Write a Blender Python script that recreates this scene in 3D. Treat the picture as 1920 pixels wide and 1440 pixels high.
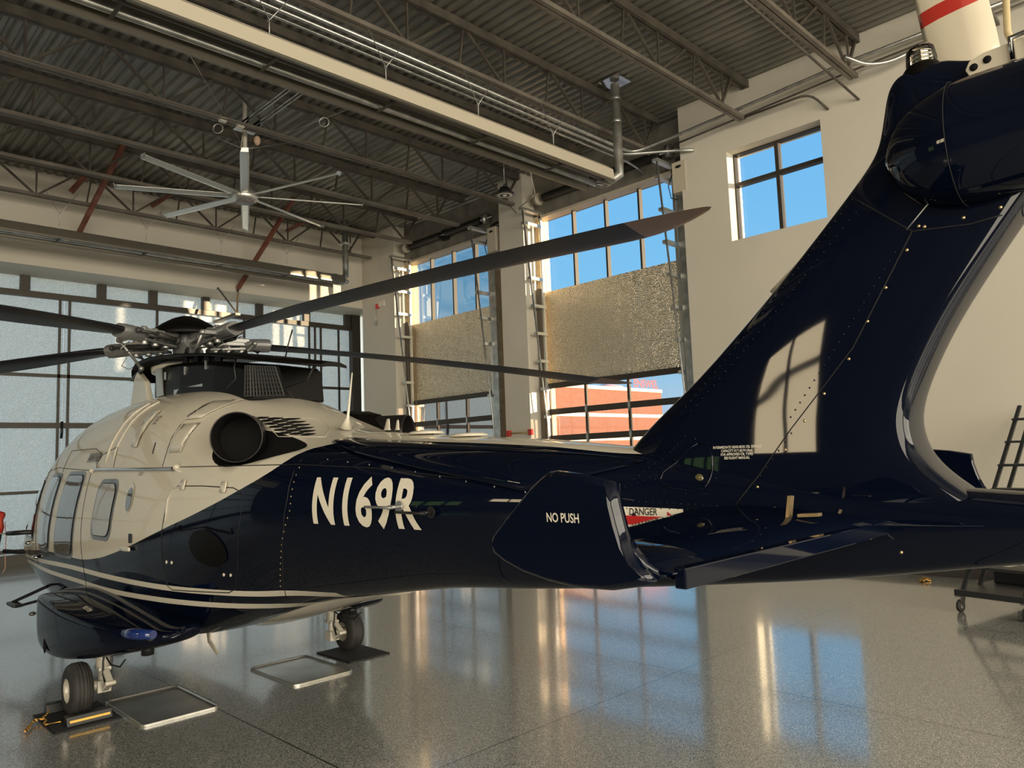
import bpy, bmesh, math, random
from mathutils import Vector, Matrix
from mathutils.bvhtree import BVHTree
random.seed(7)
for o in list(bpy.data.objects):
    bpy.data.objects.remove(o)
scn = bpy.context.scene
C = scn.collection
PI = math.pi
R = math.radians

# ---------------------------------------------------------------- camera
cam_d = bpy.data.cameras.new('camera')
cam_d.sensor_width = 36.0
cam_d.lens = 26.537
cam_d.clip_end = 500
cam = bpy.data.objects.new('camera', cam_d)
C.objects.link(cam)
_r = Vector((0.7119, -0.7013, -0.0362))
_d = Vector((0.0422, 0.0943, -0.9947))
_f = Vector((0.7010, 0.7066, 0.0967))
_f.normalize(); _r = (_r - _f * _r.dot(_f)).normalized(); _d = _f.cross(_r)
cam.matrix_world = Matrix(((_r.x, -_d.x, -_f.x, 0), (_r.y, -_d.y, -_f.y, 0), (_r.z, -_d.z, -_f.z, 2.05), (0, 0, 0, 1)))
scn.camera = cam
scn.view_settings.view_transform = 'Standard'
scn.view_settings.look = 'None'
scn.view_settings.gamma = 1.0
scn.view_settings.exposure = 0.0
scn.view_settings.use_curve_mapping = False

# ---------------------------------------------------------------- sky and sun
world = bpy.data.worlds.new('sky')
scn.world = world
world.use_nodes = True
wn = world.node_tree.nodes; wl = world.node_tree.links
wn.clear()
w_out = wn.new('ShaderNodeOutputWorld'); w_bg = wn.new('ShaderNodeBackground')
w_tc = wn.new('ShaderNodeTexCoord'); w_sep = wn.new('ShaderNodeSeparateXYZ'); w_ramp = wn.new('ShaderNodeValToRGB')
wl.new(w_tc.outputs['Generated'], w_sep.inputs[0]); wl.new(w_sep.outputs['Z'], w_ramp.inputs[0])
wl.new(w_ramp.outputs[0], w_bg.inputs[0]); wl.new(w_bg.outputs[0], w_out.inputs[0])
w_ramp.color_ramp.elements[0].position = 0.0; w_ramp.color_ramp.elements[0].color = (0.62, 0.72, 0.85, 1)
w_ramp.color_ramp.elements[1].position = 1.0; w_ramp.color_ramp.elements[1].color = (0.12, 0.28, 0.75, 1)
e = w_ramp.color_ramp.elements.new(0.12); e.color = (0.27, 0.64, 0.93, 1)
e = w_ramp.color_ramp.elements.new(0.4); e.color = (0.19, 0.54, 0.95, 1)
w_bg.inputs[1].default_value = 0.95

SUN_TRAVEL = Vector((-0.46, 1.0, -0.095)).normalized()
sun_d = bpy.data.lights.new('sun', 'SUN'); sun_d.energy = 16.0; sun_d.color = (1.0, 0.76, 0.48); sun_d.angle = R(0.6)
sun = bpy.data.objects.new('sun', sun_d); C.objects.link(sun)
sun.rotation_euler = SUN_TRAVEL.to_track_quat('-Z', 'Y').to_euler(); sun.location = (12, -40, 20)

# daylight adds unseen lamps standing in for outdoor light, to brighten the hangar
def area_lamp(name, loc, rot, sx, sy, power, col):
    d = bpy.data.lights.new(name, 'AREA'); d.shape = 'RECTANGLE'; d.size = sx; d.size_y = sy; d.energy = power; d.color = col
    o = bpy.data.objects.new(name, d); C.objects.link(o); o.location = loc; o.rotation_euler = rot; return o
area_lamp('fill_back_wall', (1.5, -11.95, 5.0), (R(90), 0, 0), 21, 6.0, 3150, (1.0, .91, .75))  # added fill across the back wall, larger than its window band
area_lamp('fill_left_wall', (-11.95, -6.0, 4.6), (R(90), 0, R(-90)), 10, 6.0, 1350, (1.0, .90, .73))  # added fill in front of the closed left wall, behind the camera
area_lamp('daylight_left_window', (-12.2, 8.4, 4.95), (R(90), 0, R(-90)), 2.1, 1.4, 120, (1.0, .78, .48))  # added lamp in the window, mirrored as the gold patch on the fin
area_lamp('daylight_behind_hangar_door', (1.0, 21.6, 3.6), (R(90), 0, R(180)), 26, 7.0, 1700, (.90, 1.0, 1.0))

# ---------------------------------------------------------------- materials
def mat(name, col, rough=0.5, metal=0.0, coat=0.0, spec=0.5, emit=None, es=0.0):
    m = bpy.data.materials.new(name); m.use_nodes = True
    b = m.node_tree.nodes['Principled BSDF']
    b.inputs['Base Color'].default_value = (*col, 1)
    b.inputs['Roughness'].default_value = rough
    b.inputs['Metallic'].default_value = metal
    b.inputs['Coat Weight'].default_value = coat
    b.inputs['Coat Roughness'].default_value = 0.03
    b.inputs['Specular IOR Level'].default_value = spec
    if emit:
        b.inputs['Emission Color'].default_value = (*emit, 1); b.inputs['Emission Strength'].default_value = es
    return m
def nodes(m): return m.node_tree.nodes, m.node_tree.links, m.node_tree.nodes['Principled BSDF']
def noise_var(m, c1, c2, scale=4.0, detail=4.0, coords='Object', stretch=None, p0=0.35, p1=0.65, bump=0.0, bscale=None):
    n, l, b = nodes(m)
    tc = n.new('ShaderNodeTexCoord'); mp = n.new('ShaderNodeMapping'); t = n.new('ShaderNodeTexNoise'); r = n.new('ShaderNodeValToRGB')
    if stretch: mp.inputs['Scale'].default_value = stretch
    t.inputs['Scale'].default_value = scale; t.inputs['Detail'].default_value = detail
    r.color_ramp.elements[0].position = p0; r.color_ramp.elements[0].color = (*c1, 1)
    r.color_ramp.elements[1].position = p1; r.color_ramp.elements[1].color = (*c2, 1)
    l.new(tc.outputs[coords], mp.inputs[0]); l.new(mp.outputs[0], t.inputs[0]); l.new(t.outputs[0], r.inputs[0]); l.new(r.outputs[0], b.inputs['Base Color'])
    if bump:
        bt = n.new('ShaderNodeTexNoise'); bt.inputs['Scale'].default_value = bscale or scale * 6; bt.inputs['Detail'].default_value = 3
        bp = n.new('ShaderNodeBump'); bp.inputs['Strength'].default_value = bump; bp.inputs['Distance'].default_value = 0.02
        l.new(mp.outputs[0], bt.inputs[0]); l.new(bt.outputs[0], bp.inputs['Height']); l.new(bp.outputs[0], b.inputs['Normal'])
    return m

M = {}
M['wall'] = noise_var(mat('wall_paint', (.66, .60, .50), 0.85), (.645, .60, .505), (.685, .635, .535), 0.6, 3, bump=0.04, bscale=60)
M['baseboard'] = mat('baseboard_rubber', (.05, .045, .04), 0.5)
M['grey_wall'] = noise_var(mat('header_panel', (.2, .18, .15), 0.8), (.15, .135, .11), (.22, .20, .165), 3, 4)
M['deck'] = noise_var(mat('galvanised_deck', (.3, .29, .25), 0.42, 0.55), (.19, .18, .155), (.30, .285, .25), 0.9, 4)
M['joist'] = noise_var(mat('joist_primer', (.07, .06, .05), 0.6), (.055, .047, .038), (.10, .085, .065), 3, 4)
M['joist_rust'] = noise_var(mat('red_oxide_primer', (.2, .07, .045), 0.6), (.17, .05, .03), (.24, .09, .055), 3, 4)
M['steel'] = noise_var(mat('galvanised_pipe', (.5, .5, .48), 0.35, 0.85), (.42, .42, .40), (.6, .6, .57), 6, 3)
M['alu'] = mat('brushed_aluminium', (.66, .65, .60), 0.32, 0.8)
M['wall_dark'] = noise_var(mat('far_wall_panels', (.2, .2, .19), .7), (.10, .10, .105), (.16, .155, .15), .5, 3)
M['chrome'] = mat('polished_steel', (.75, .74, .72), 0.12, 1.0)
M['dark_frame'] = mat('dark_bronze_frame', (.055, .047, .036), 0.45, 0.3)
M['black'] = mat('black_plastic', (.012, .012, .013), 0.4)
M['matte_black'] = mat('matte_black', (.006, .006, .006), 0.8, spec=0.2)
M['rubber'] = noise_var(mat('tyre_rubber', (.03, .03, .03), 0.65), (.022, .021, .02), (.045, .042, .038), 8, 4)
M['mat_rubber'] = mat('mat_rubber', (.008, .008, .009), 0.6)
M['cream'] = mat('cream_enamel', (.56, .50, .39), 0.4)
M['red'] = mat('red_enamel', (.6, .03, .02), 0.45)
M['red_fabric'] = mat('red_fabric', (.75, .04, .03), 0.8)
M['orange'] = mat('orange_plastic', (.85, .25, .03), 0.5)
M['yellow'] = mat('yellow_reflective', (.95, .55, .05), 0.4)
M['white_paint'] = mat('white_enamel', (.75, .70, .60), 0.35)
M['brass'] = mat('brass_fastener', (.75, .55, .30), 0.3, 0.9)
M['gear'] = mat('gear_white_paint', (.62, .58, .48), 0.3, 0.1, 0.3)
M['skin'] = mat('skin', (.5, .27, .18), 0.6)
M['cardboard'] = mat('wire_coil_cardboard', (.6, .42, .3), 0.8)

# glossy aircraft paints
NAVY = (0.002, 0.004, 0.012); WHITE = (0.66, 0.61, 0.50)
def paint(name, col):
    m = mat(name, col, 0.35, 0.0, 0.75 if sum(col) < .2 else 1.0, 0.0 if sum(col) < .2 else 0.3)
    n, l, b = nodes(m)
    t = n.new('ShaderNodeTexNoise'); t.inputs['Scale'].default_value = 2.2; t.inputs['Detail'].default_value = 1
    tc = n.new('ShaderNodeTexCoord'); bp = n.new('ShaderNodeBump'); bp.inputs['Strength'].default_value = 0.05; bp.inputs['Distance'].default_value = 0.02
    l.new(tc.outputs['Object'], t.inputs[0]); l.new(t.outputs[0], bp.inputs['Height']); l.new(bp.outputs[0], b.inputs['Coat Normal'])
    return m
M['navy'] = paint('navy_gloss_paint', NAVY)
M['white'] = paint('cream_white_gloss_paint', WHITE)
M['fblack'] = mat('black_fairing', (.004, .0035, .003), .4, 0, 0, .12)
M['placard'] = mat('placard_white', (.70, .64, .52), 0.4)
M['placard_red'] = mat('placard_red', (.45, .01, .01), 0.4)
M['placard_ink'] = mat('placard_ink', (.01, .01, .01), 0.5)
M['model_ink'] = mat('model_ink', (.10, .09, .07), 0.5)
M['stencil'] = mat('grey_stencil', (.30, .27, .22), 0.5)
M['blue_glass'] = mat('blue_lens', (.01, .03, .16), 0.08, 0, 1.0)
M['win_seal'] = mat('window_seal', (.012, .012, .012), 0.5)
M['win_frame'] = mat('window_frame_grey', (.10, .10, .10), 0.3, 0, 0.5)
M['win_dark'] = mat('tinted_window', (.06, .055, .045), 0.04, 0.0, 1.0, 1.0)
M['win_shade'] = mat('window_blind_behind_glass', (.36, .31, .24), 0.15, 0, 1.0)

def glass(name, tint=(1, 1, 1), refl=0.5):
    m = bpy.data.materials.new(name); m.use_nodes = True
    n = m.node_tree.nodes; l = m.node_tree.links; n.clear()
    o = n.new('ShaderNodeOutputMaterial'); mx = n.new('ShaderNodeMixShader'); t = n.new('ShaderNodeBsdfTransparent'); g = n.new('ShaderNodeBsdfGlossy')
    f = n.new('ShaderNodeFresnel'); mu = n.new('ShaderNodeMath'); mu.operation = 'MULTIPLY'; mu.inputs[1].default_value = refl
    f.inputs[0].default_value = 1.45; t.inputs[0].default_value = (*tint, 1); g.inputs['Roughness'].default_value = 0.02
    l.new(f.outputs[0], mu.inputs[0]); l.new(mu.outputs[0], mx.inputs[0]); l.new(t.outputs[0], mx.inputs[1]); l.new(g.outputs[0], mx.inputs[2]); l.new(mx.outputs[0], o.inputs[0])
    return m
M['glass'] = glass('window_glass', (.93, .97, 1.0))
M['glass_tint'] = glass('door_glass', (1.0, .93, .92), 0.8)
M['lens'] = glass('clear_lens', (.9, .87, .8), 2.0)

# foil insulation
def foil(name, rough, col, tr=0.0):
    m = mat(name, col, rough, 0.92 if not tr else .35)
    n, l, b = nodes(m)
    tc = n.new('ShaderNodeTexCoord'); v = n.new('ShaderNodeTexVoronoi'); v.inputs['Scale'].default_value = 38
    nz = n.new('ShaderNodeTexNoise'); nz.inputs['Scale'].default_value = 2.2; nz.inputs['Detail'].default_value = 6
    ad = n.new('ShaderNodeMath'); ad.operation = 'MULTIPLY_ADD'; ad.inputs[1].default_value = 2.2
    bp = n.new('ShaderNodeBump'); bp.inputs['Strength'].default_value = 0.8; bp.inputs['Distance'].default_value = 0.02
    l.new(tc.outputs['Object'], v.inputs['Vector']); l.new(tc.outputs['Object'], nz.inputs['Vector'])
    l.new(nz.outputs[0], ad.inputs[0]); l.new(v.outputs['Distance'], ad.inputs[2]); l.new(ad.outputs[0], bp.inputs['Height']); l.new(bp.outputs[0], b.inputs['Normal'])
    if tr:
        o = [x for x in n if x.type == 'OUTPUT_MATERIAL'][0]
        tl = n.new('ShaderNodeBsdfTranslucent'); tr_ = n.new('ShaderNodeValToRGB'); tr_.color_ramp.elements[0].position = .05; tr_.color_ramp.elements[0].color = (.92, .93, .92, 1); tr_.color_ramp.elements[1].position = .55; tr_.color_ramp.elements[1].color = (.45, .50, .52, 1); l.new(v.outputs['Distance'], tr_.inputs[0]); l.new(tr_.outputs[0], tl.inputs[0]); l.new(bp.outputs[0], tl.inputs['Normal'])
        mx = n.new('ShaderNodeMixShader'); mx.inputs[0].default_value = tr
        l.new(b.outputs[0], mx.inputs[1]); l.new(tl.outputs[0], mx.inputs[2]); l.new(mx.outputs[0], o.inputs[0])
    return m
M['foil'] = foil('bubble_foil_insulation', 0.22, (.93, .86, .70))
M['foil_tr'] = foil('translucent_bubble_foil', 0.34, (.80, .80, .76), 0.5)

def brick(name, c1, c2, mortar, scale):
    m = mat(name, c1, 0.85); n, l, b = nodes(m)
    tc = n.new('ShaderNodeTexCoord'); mp = n.new('ShaderNodeMapping'); bt = n.new('ShaderNodeTexBrick')
    sx = n.new('ShaderNodeSeparateXYZ'); cx = n.new('ShaderNodeCombineXYZ'); a = n.new('ShaderNodeMath')
    l.new(tc.outputs['Object'], sx.inputs[0]); l.new(sx.outputs[0], a.inputs[0]); l.new(sx.outputs[1], a.inputs[1]); l.new(a.outputs[0], cx.inputs[0]); l.new(sx.outputs[2], cx.inputs[1])
    l.new(cx.outputs[0], mp.inputs[0]); l.new(mp.outputs[0], bt.inputs['Vector'])
    bt.inputs['Color1'].default_value = (*c1, 1); bt.inputs['Color2'].default_value = (*c2, 1); bt.inputs['Mortar'].default_value = (*mortar, 1)
    bt.inputs['Scale'].default_value = scale; bt.inputs['Mortar Size'].default_value = 0.012
    l.new(bt.outputs[0], b.inputs['Base Color'])
    return m
M['brick'] = brick('red_brick', (.17, .065, .04), (.20, .08, .05), (.2, .13, .10), 2.2)
M['block'] = brick('tan_block', (.62, .47, .28), (.66, .5, .3), (.5, .38, .24), 1.2)
M['mauve'] = noise_var(mat('mauve_stucco', (.3, .15, .16), 0.9), (.26, .13, .17), (.38, .17, .15), .3, 3)
M['concrete'] = noise_var(mat('outdoor_concrete', (.35, .32, .28), 0.9), (.3, .27, .24), (.38, .35, .3), .5, 4)

# speckled epoxy floor with saw joints
def floor_mat():
    m = mat('speckled_epoxy', (.25, .25, .25), 0.24); n, l, b = nodes(m)
    tc = n.new('ShaderNodeTexCoord')
    v = n.new('ShaderNodeTexVoronoi'); v.inputs['Scale'].default_value = 190; v.inputs['Randomness'].default_value = 1
    r = n.new('ShaderNodeValToRGB'); sep = n.new('ShaderNodeSeparateColor')
    l.new(tc.outputs['Object'], v.inputs['Vector']); l.new(v.outputs['Color'], sep.inputs[0]); l.new(sep.outputs[0], r.inputs[0])
    cr = r.color_ramp; cr.interpolation = 'CONSTANT'
    cr.elements[0].position = 0; cr.elements[0].color = (.11, .118, .118, 1)
    cr.elements[1].position = .28; cr.elements[1].color = (.24, .25, .24, 1)
    for p, c in ((.60, (.38, .385, .365)), (.84, (.62, .61, .57))):
        e = cr.elements.new(p); e.color = (*c, 1)
    big = n.new('ShaderNodeTexNoise'); big.inputs['Scale'].default_value = .5; big.inputs['Detail'].default_value = 4
    l.new(tc.outputs['Object'], big.inputs[0])
    # joints
    sx = n.new('ShaderNodeSeparateXYZ'); l.new(tc.outputs['Object'], sx.inputs[0])
    def joint(out, off, per):
        a = n.new('ShaderNodeMath'); a.operation = 'SUBTRACT'; a.inputs[1].default_value = off - per * 20; l.new(out, a.inputs[0])
        d = n.new('ShaderNodeMath'); d.operation = 'MODULO'; d.inputs[1].default_value = per; l.new(a.outputs[0], d.inputs[0])
        c = n.new('ShaderNodeMath'); c.operation = 'LESS_THAN'; c.inputs[1].default_value = 0.012; l.new(d.outputs[0], c.inputs[0]); return c
    j1 = joint(sx.outputs[0], 2.85, 3.33); j2 = joint(sx.outputs[1], 4.15, 3.15)
    mx = n.new('ShaderNodeMath'); mx.operation = 'MAXIMUM'; l.new(j1.outputs[0], mx.inputs[0]); l.new(j2.outputs[0], mx.inputs[1])
    mc = n.new('ShaderNodeMix'); mc.data_type = 'RGBA'; l.new(mx.outputs[0], mc.inputs[0]); l.new(r.outputs[0], mc.inputs[6]); mc.inputs[7].default_value = (.03, .028, .025, 1)
    l.new(mc.outputs[2], b.inputs['Base Color'])
    rr = n.new('ShaderNodeMapRange'); rr.inputs[3].default_value = 0.17; rr.inputs[4].default_value = 0.30; l.new(big.outputs[0], rr.inputs[0]); l.new(rr.outputs[0], b.inputs['Roughness'])
    bn = n.new('ShaderNodeTexNoise'); bn.inputs['Scale'].default_value = 55; bn.inputs['Detail'].default_value = 2; l.new(tc.outputs['Object'], bn.inputs[0])
    bp = n.new('ShaderNodeBump'); bp.inputs['Strength'].default_value = 0.22; bp.inputs['Distance'].default_value = 0.006
    l.new(bn.outputs[0], bp.inputs['Height']); l.new(bp.outputs[0], b.inputs['Normal'])
    b.inputs['Specular IOR Level'].default_value = 0.5; b.inputs['Coat Weight'].default_value = 1.0; b.inputs['Coat Roughness'].default_value = 0.09
    bp2 = n.new('ShaderNodeBump'); bp2.inputs['Strength'].default_value = 0.05; bp2.inputs['Distance'].default_value = 0.002
    l.new(bn.outputs[0], bp2.inputs['Height']); l.new(bp2.outputs[0], b.inputs['Coat Normal'])
    return m
M['floor'] = floor_mat()

# ---------------------------------------------------------------- helpers
class MB:
    """collects shapes into one mesh"""
    def __init__(s): s.bm = bmesh.new()
    def box(s, a, b):
        x0, y0, z0 = [min(p, q) for p, q in zip(a, b)]; x1, y1, z1 = [max(p, q) for p, q in zip(a, b)]
        v = [s.bm.verts.new(p) for p in ((x0, y0, z0), (x1, y0, z0), (x1, y1, z0), (x0, y1, z0), (x0, y0, z1), (x1, y0, z1), (x1, y1, z1), (x0, y1, z1))]
        for f in ((3, 2, 1, 0), (4, 5, 6, 7), (0, 1, 5, 4), (1, 2, 6, 5), (2, 3, 7, 6), (3, 0, 4, 7)): s.bm.faces.new([v[i] for i in f])
        return s
    def bar(s, p, q, w, h=None, up=(0, 0, 1), roll=0):
        p = Vector(p); q = Vector(q); h = h or w; d = (q - p).normalized(); u = Vector(up)
        if abs(d.dot(u)) > .99: u = Vector((1, 0, 0))
        r = d.cross(u).normalized(); u = r.cross(d).normalized()
        if roll: qn = Matrix.Rotation(roll, 3, d); r = qn @ r; u = qn @ u
        v = []
        for c in (p, q):
            for a, b in ((-1, -1), (1, -1), (1, 1), (-1, 1)): v.append(s.bm.verts.new(c + r * a * w / 2 + u * b * h / 2))
        for f in ((3, 2, 1, 0), (4, 5, 6, 7), (0, 1, 5, 4), (1, 2, 6, 5), (2, 3, 7, 6), (3, 0, 4, 7)): s.bm.faces.new([v[i] for i in f])
        return s
    def tube(s, pts, r, n=12, cap=True, scale=None):
        pts = [Vector(p) for p in pts]; rs = r if isinstance(r, (list, tuple)) else [r] * len(pts)
        rings = []; prev = None
        for i, p in enumerate(pts):
            d = ((pts[min(i + 1, len(pts) - 1)] - p).normalized() + (p - pts[max(i - 1, 0)]).normalized())
            d = d.normalized() if d.length > 1e-6 else Vector((0, 0, 1))
            if prev is None:
                u = Vector((0, 0, 1)) if abs(d.z) < .95 else Vector((1, 0, 0)); a = d.cross(u).normalized()
            else: a = (prev - d * prev.dot(d)).normalized()
            prev = a; b = d.cross(a).normalized()
            k = (scale or (1, 1))
            rings.append([s.bm.verts.new(p + (a * math.cos(2 * PI * j / n) * k[0] + b * math.sin(2 * PI * j / n) * k[1]) * rs[i]) for j in range(n)])
        for i in range(len(rings) - 1):
            for j in range(n):
                f = s.bm.faces.new((rings[i][j], rings[i][(j + 1) % n], rings[i + 1][(j + 1) % n], rings[i + 1][j])); f.smooth = True
        if cap:
            if rs[0] > 1e-5: s.bm.faces.new(rings[0][::-1])
            if rs[-1] > 1e-5: s.bm.faces.new(rings[-1])
        return s
    def lathe(s, c, ax, prof, n=32, smooth=True):
        """prof: list of (distance along ax, radius)"""
        c = Vector(c); ax = Vector(ax).normalized(); u = Vector((0, 0, 1)) if abs(ax.z) < .9 else Vector((1, 0, 0)); a = ax.cross(u).normalized(); b = ax.cross(a)
        rings = [[s.bm.verts.new(c + ax * h + (a * math.cos(2 * PI * j / n) + b * math.sin(2 * PI * j / n)) * max(r, 1e-4)) for j in range(n)] for h, r in prof]
        for i in range(len(rings) - 1):
            for j in range(n):
                f = s.bm.faces.new((rings[i][j], rings[i][(j + 1) % n], rings[i + 1][(j + 1) % n], rings[i + 1][j])); f.smooth = smooth
        return s
    def loft(s, secs, close=True, caps=True, smooth=True):
        rings = [[s.bm.verts.new(p) for p in sec] for sec in secs]; n = len(rings[0])
        for i in range(len(rings) - 1):
            for j in range(n if close else n - 1):
                f = s.bm.faces.new((rings[i][j], rings[i][(j + 1) % n], rings[i + 1][(j + 1) % n], rings[i + 1][j])); f.smooth = smooth
        if caps and close:
            s.bm.faces.new(rings[0][::-1]); s.bm.faces.new(rings[-1])
        return s
    def prism(s, pts, vec, smooth=False):
        v = Vector(vec); a = [s.bm.verts.new(p) for p in pts]; b = [s.bm.verts.new(Vector(p) + v) for p in pts]; n = len(a)
        s.bm.faces.new(a[::-1]); s.bm.faces.new(b)
        for i in range(n):
            f = s.bm.faces.new((a[i], a[(i + 1) % n], b[(i + 1) % n], b[i])); f.smooth = smooth
        return s
    def quad(s, pts): s.bm.faces.new([s.bm.verts.new(p) for p in pts]); return s
    def sphere(s, c, r, k=(1, 1, 1), n=12):
        m = Matrix.Translation(c) @ Matrix.Diagonal((*[r * q for q in k], 1))
        res = bmesh.ops.create_uvsphere(s.bm, u_segments=n, v_segments=n // 2 + 1, radius=1, matrix=m)
        for v in res['verts']:
            for f in v.link_faces: f.smooth = True
        return s
    def build(s, name, m=None, parent=None, bevel=0.0, subsurf=0, fix=True, seg=2):
        if fix: bmesh.ops.recalc_face_normals(s.bm, faces=s.bm.faces)
        me = bpy.data.meshes.new(name); s.bm.to_mesh(me); s.bm.free()
        o = bpy.data.objects.new(name, me); C.objects.link(o)
        if m is not None:
            for x in (m if isinstance(m, (list, tuple)) else [m]): me.materials.append(x)
        if parent is not None: o.parent = parent
        if bevel:
            b = o.modifiers.new('bevel', 'BEVEL'); b.width = bevel; b.segments = seg; b.limit_method = 'ANGLE'
        if subsurf:
            b = o.modifiers.new('subsurf', 'SUBSURF'); b.levels = subsurf; b.render_levels = subsurf
        return o
def empty(name, loc=(0, 0, 0), rz=0):
    o = bpy.data.objects.new(name, None); o.location = loc; o.rotation_euler = (0, 0, rz); o.empty_display_size = .2; C.objects.link(o); return o
def tag(o, label=None, cat=None, group=None, kind=None):
    if label: o['label'] = label
    if cat: o['category'] = cat
    if group: o['group'] = group
    if kind: o['kind'] = kind
    return o
def struct(o): o['kind'] = 'structure'; return o
def copy_tree(o, parent=None):
    c = o.copy(); C.objects.link(c)
    if parent is not None: c.parent = parent
    for ch in list(o.children): copy_tree(ch, c)
    return c
def arc(c, r, a0, a1, n, f): return [f(c[0] + r * math.cos(R(a0 + (a1 - a0) * i / n)), c[1] + r * math.sin(R(a0 + (a1 - a0) * i / n))) for i in range(n + 1)]
def rrect(x0, y0, x1, y1, r, n=5):
    out = []
    for cx, cy, a in ((x1 - r, y1 - r, 0), (x0 + r, y1 - r, 90), (x0 + r, y0 + r, 180), (x1 - r, y0 + r, 270)):
        out += [(cx + r * math.cos(R(a + 90 * i / n)), cy + r * math.sin(R(a + 90 * i / n))) for i in range(n + 1)]
    return out
def text_mesh(body, size, align='LEFT', bold=0.0, xs=1.0, sp=1.0):
    """returns a list of (verts2d, faces) of the lettering"""
    cu = bpy.data.curves.new('t', 'FONT'); cu.body = body; cu.size = size; cu.align_x = align; cu.offset = bold; cu.resolution_u = 4; cu.space_line = 1.0; cu.space_character = sp
    ob = bpy.data.objects.new('t', cu); C.objects.link(ob)
    dg = bpy.context.evaluated_depsgraph_get(); me = bpy.data.meshes.new_from_object(ob.evaluated_get(dg))
    bpy.data.objects.remove(ob); bpy.data.curves.remove(cu)
    for v in me.vertices: v.co.x *= xs
    return me
def text_obj(name, body, size, m, origin, ux, uy, parent=None, align='LEFT', bold=0.0, xs=1.0):
    me = text_mesh(body, size, align, bold, xs); ux = Vector(ux); uy = Vector(uy); o0 = Vector(origin)
    for v in me.vertices: v.co = o0 + ux * v.co.x + uy * v.co.y
    me.name = name; me.materials.append(m); o = bpy.data.objects.new(name, me); C.objects.link(o)
    if parent is not None: o.parent = parent
    return o
# ================================================================ ROOM
XR = 12.9; XD = 13.3; XO = 13.70; YW = 19.4; YH = 20.6; ZC = 8.95
struct(MB().box((-12, -12, -.15), (13.97, 21, 0)).build('floor', M['floor']))
# corrugated roof deck, ribs run along y
dk = MB(); xs = []
x = -12.0; pr2 = []
while x < 14.0:
    pr2 += [(x, 9.0), (x + .035, 8.955), (x + .105, 8.955), (x + .14, 9.0)]; x += .19
rows = [[dk.bm.verts.new((a, y, z)) for a, z in pr2] for y in (-12, 21)]
for i in range(len(pr2) - 1): dk.bm.faces.new((rows[0][i], rows[0][i + 1], rows[1][i + 1], rows[1][i]))
dk.box((-12.2, -12.2, 9.05), (14.2, 21.2, 9.2))
struct(dk.build('ceiling', M['deck']))
# right wall: solid pieces around the two tall openings and the four pane window
D1 = (7.95, 12.42); D2 = (13.26, 17.75); WY = (5.12, 6.94); WZ = (5.98, 7.74)
w = MB()
w.box((XR, -12, 0), (XO, 4.5, 9.05)); w.box((XR, 4.5, 0), (13.42, WY[0], 9.05)); w.box((XR, WY[1], 0), (13.42, 7.3, 9.05)); w.box((XR, 7.3, 0), (XO, D1[0], 9.05))
w.box((XR, WY[0], 0), (13.42, WY[1], 1.12)); w.box((XR, WY[0], 3.2), (13.42, WY[1], WZ[0])); w.box((XR, WY[0], WZ[1]), (13.42, WY[1], 9.05))
w.box((XR, D1[1], 0), (XO, D2[0], 9.05)); w.box((XR, D2[1], 0), (XO, YW, 9.05)); w.box((13.65, YW, 0), (13.95, 21, 9.05))
struct(w.build('wall_right', M['wall']))
hd = MB()
for a, b in (D1, D2): hd.box((XD, a, 7.88), (XO, b, 9.05))
struct(hd.build('trim_1', M['grey_wall']))
bj = MB()   # tan block returns at the far side of each opening
for a, b in ((12.30, 12.42), (17.62, 17.75), (7.95, 8.22), (13.26, 13.80)): bj.box((XD + .02, a, 0), (XO - .02, b, 7.88))
struct(bj.build('trim_2', M['block']))
lt = MB()
for a, b in (D1, D2): lt.box((XD - .05, a, 7.84), (XD + .25, b, 7.90))
struct(lt.build('trim_3', M['cream']))
bb = MB(); bb.box((XR - .012, -12, 0), (XR, 7.95, .16)); bb.box((XR - .012, 12.42, 0), (XR, 13.26, .16)); struct(bb.build('baseboard_right', M['baseboard']))
# four pane window
def window_unit(idx, X, y0, y1, z0, z1, vs, hs, gm, fw=.05, fd=.12, edge=.03):
    f = MB()
    for y in [y0 + edge / 2] + vs + [y1 - edge / 2]:
        ww = edge if y in (y0 + edge / 2, y1 - edge / 2) else fw
        f.box((X - fd / 2, y - ww / 2, z0), (X + fd / 2, y + ww / 2, z1))
    for z in [z0 + edge / 2] + hs + [z1 - edge / 2]:
        ww = edge if z in (z0 + edge / 2, z1 - edge / 2) else fw
        f.box((X - fd / 2 - .001, y0, z - ww / 2), (X + fd / 2 + .001, y1, z + ww / 2))
    fo = struct(f.build('window_%d' % idx, M['dark_frame']))
    g = MB().quad([(X + .02, y0, z0), (X + .02, y1, z0), (X + .02, y1, z1), (X + .02, y0, z1)]).build('window_pane', gm, fo)
    return fo
window_unit(1, XR + .32, 5.12, 6.94, 5.98, 7.74, [6.065], [7.13], M['glass'], .07, .14)
window_unit(9, XR + .32, 5.12, 6.94, 1.12, 3.2, [6.065], [2.4], M['glass'], .07, .14)
window_unit(2, 13.50, D1[0], D1[1], 5.9, 7.88, [9.40, 10.34, 11.31], [], M['glass'])
window_unit(3, 13.50, D2[0], D2[1], 5.9, 7.88, [14.8, 15.73, 16.7], [], M['glass'])

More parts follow.
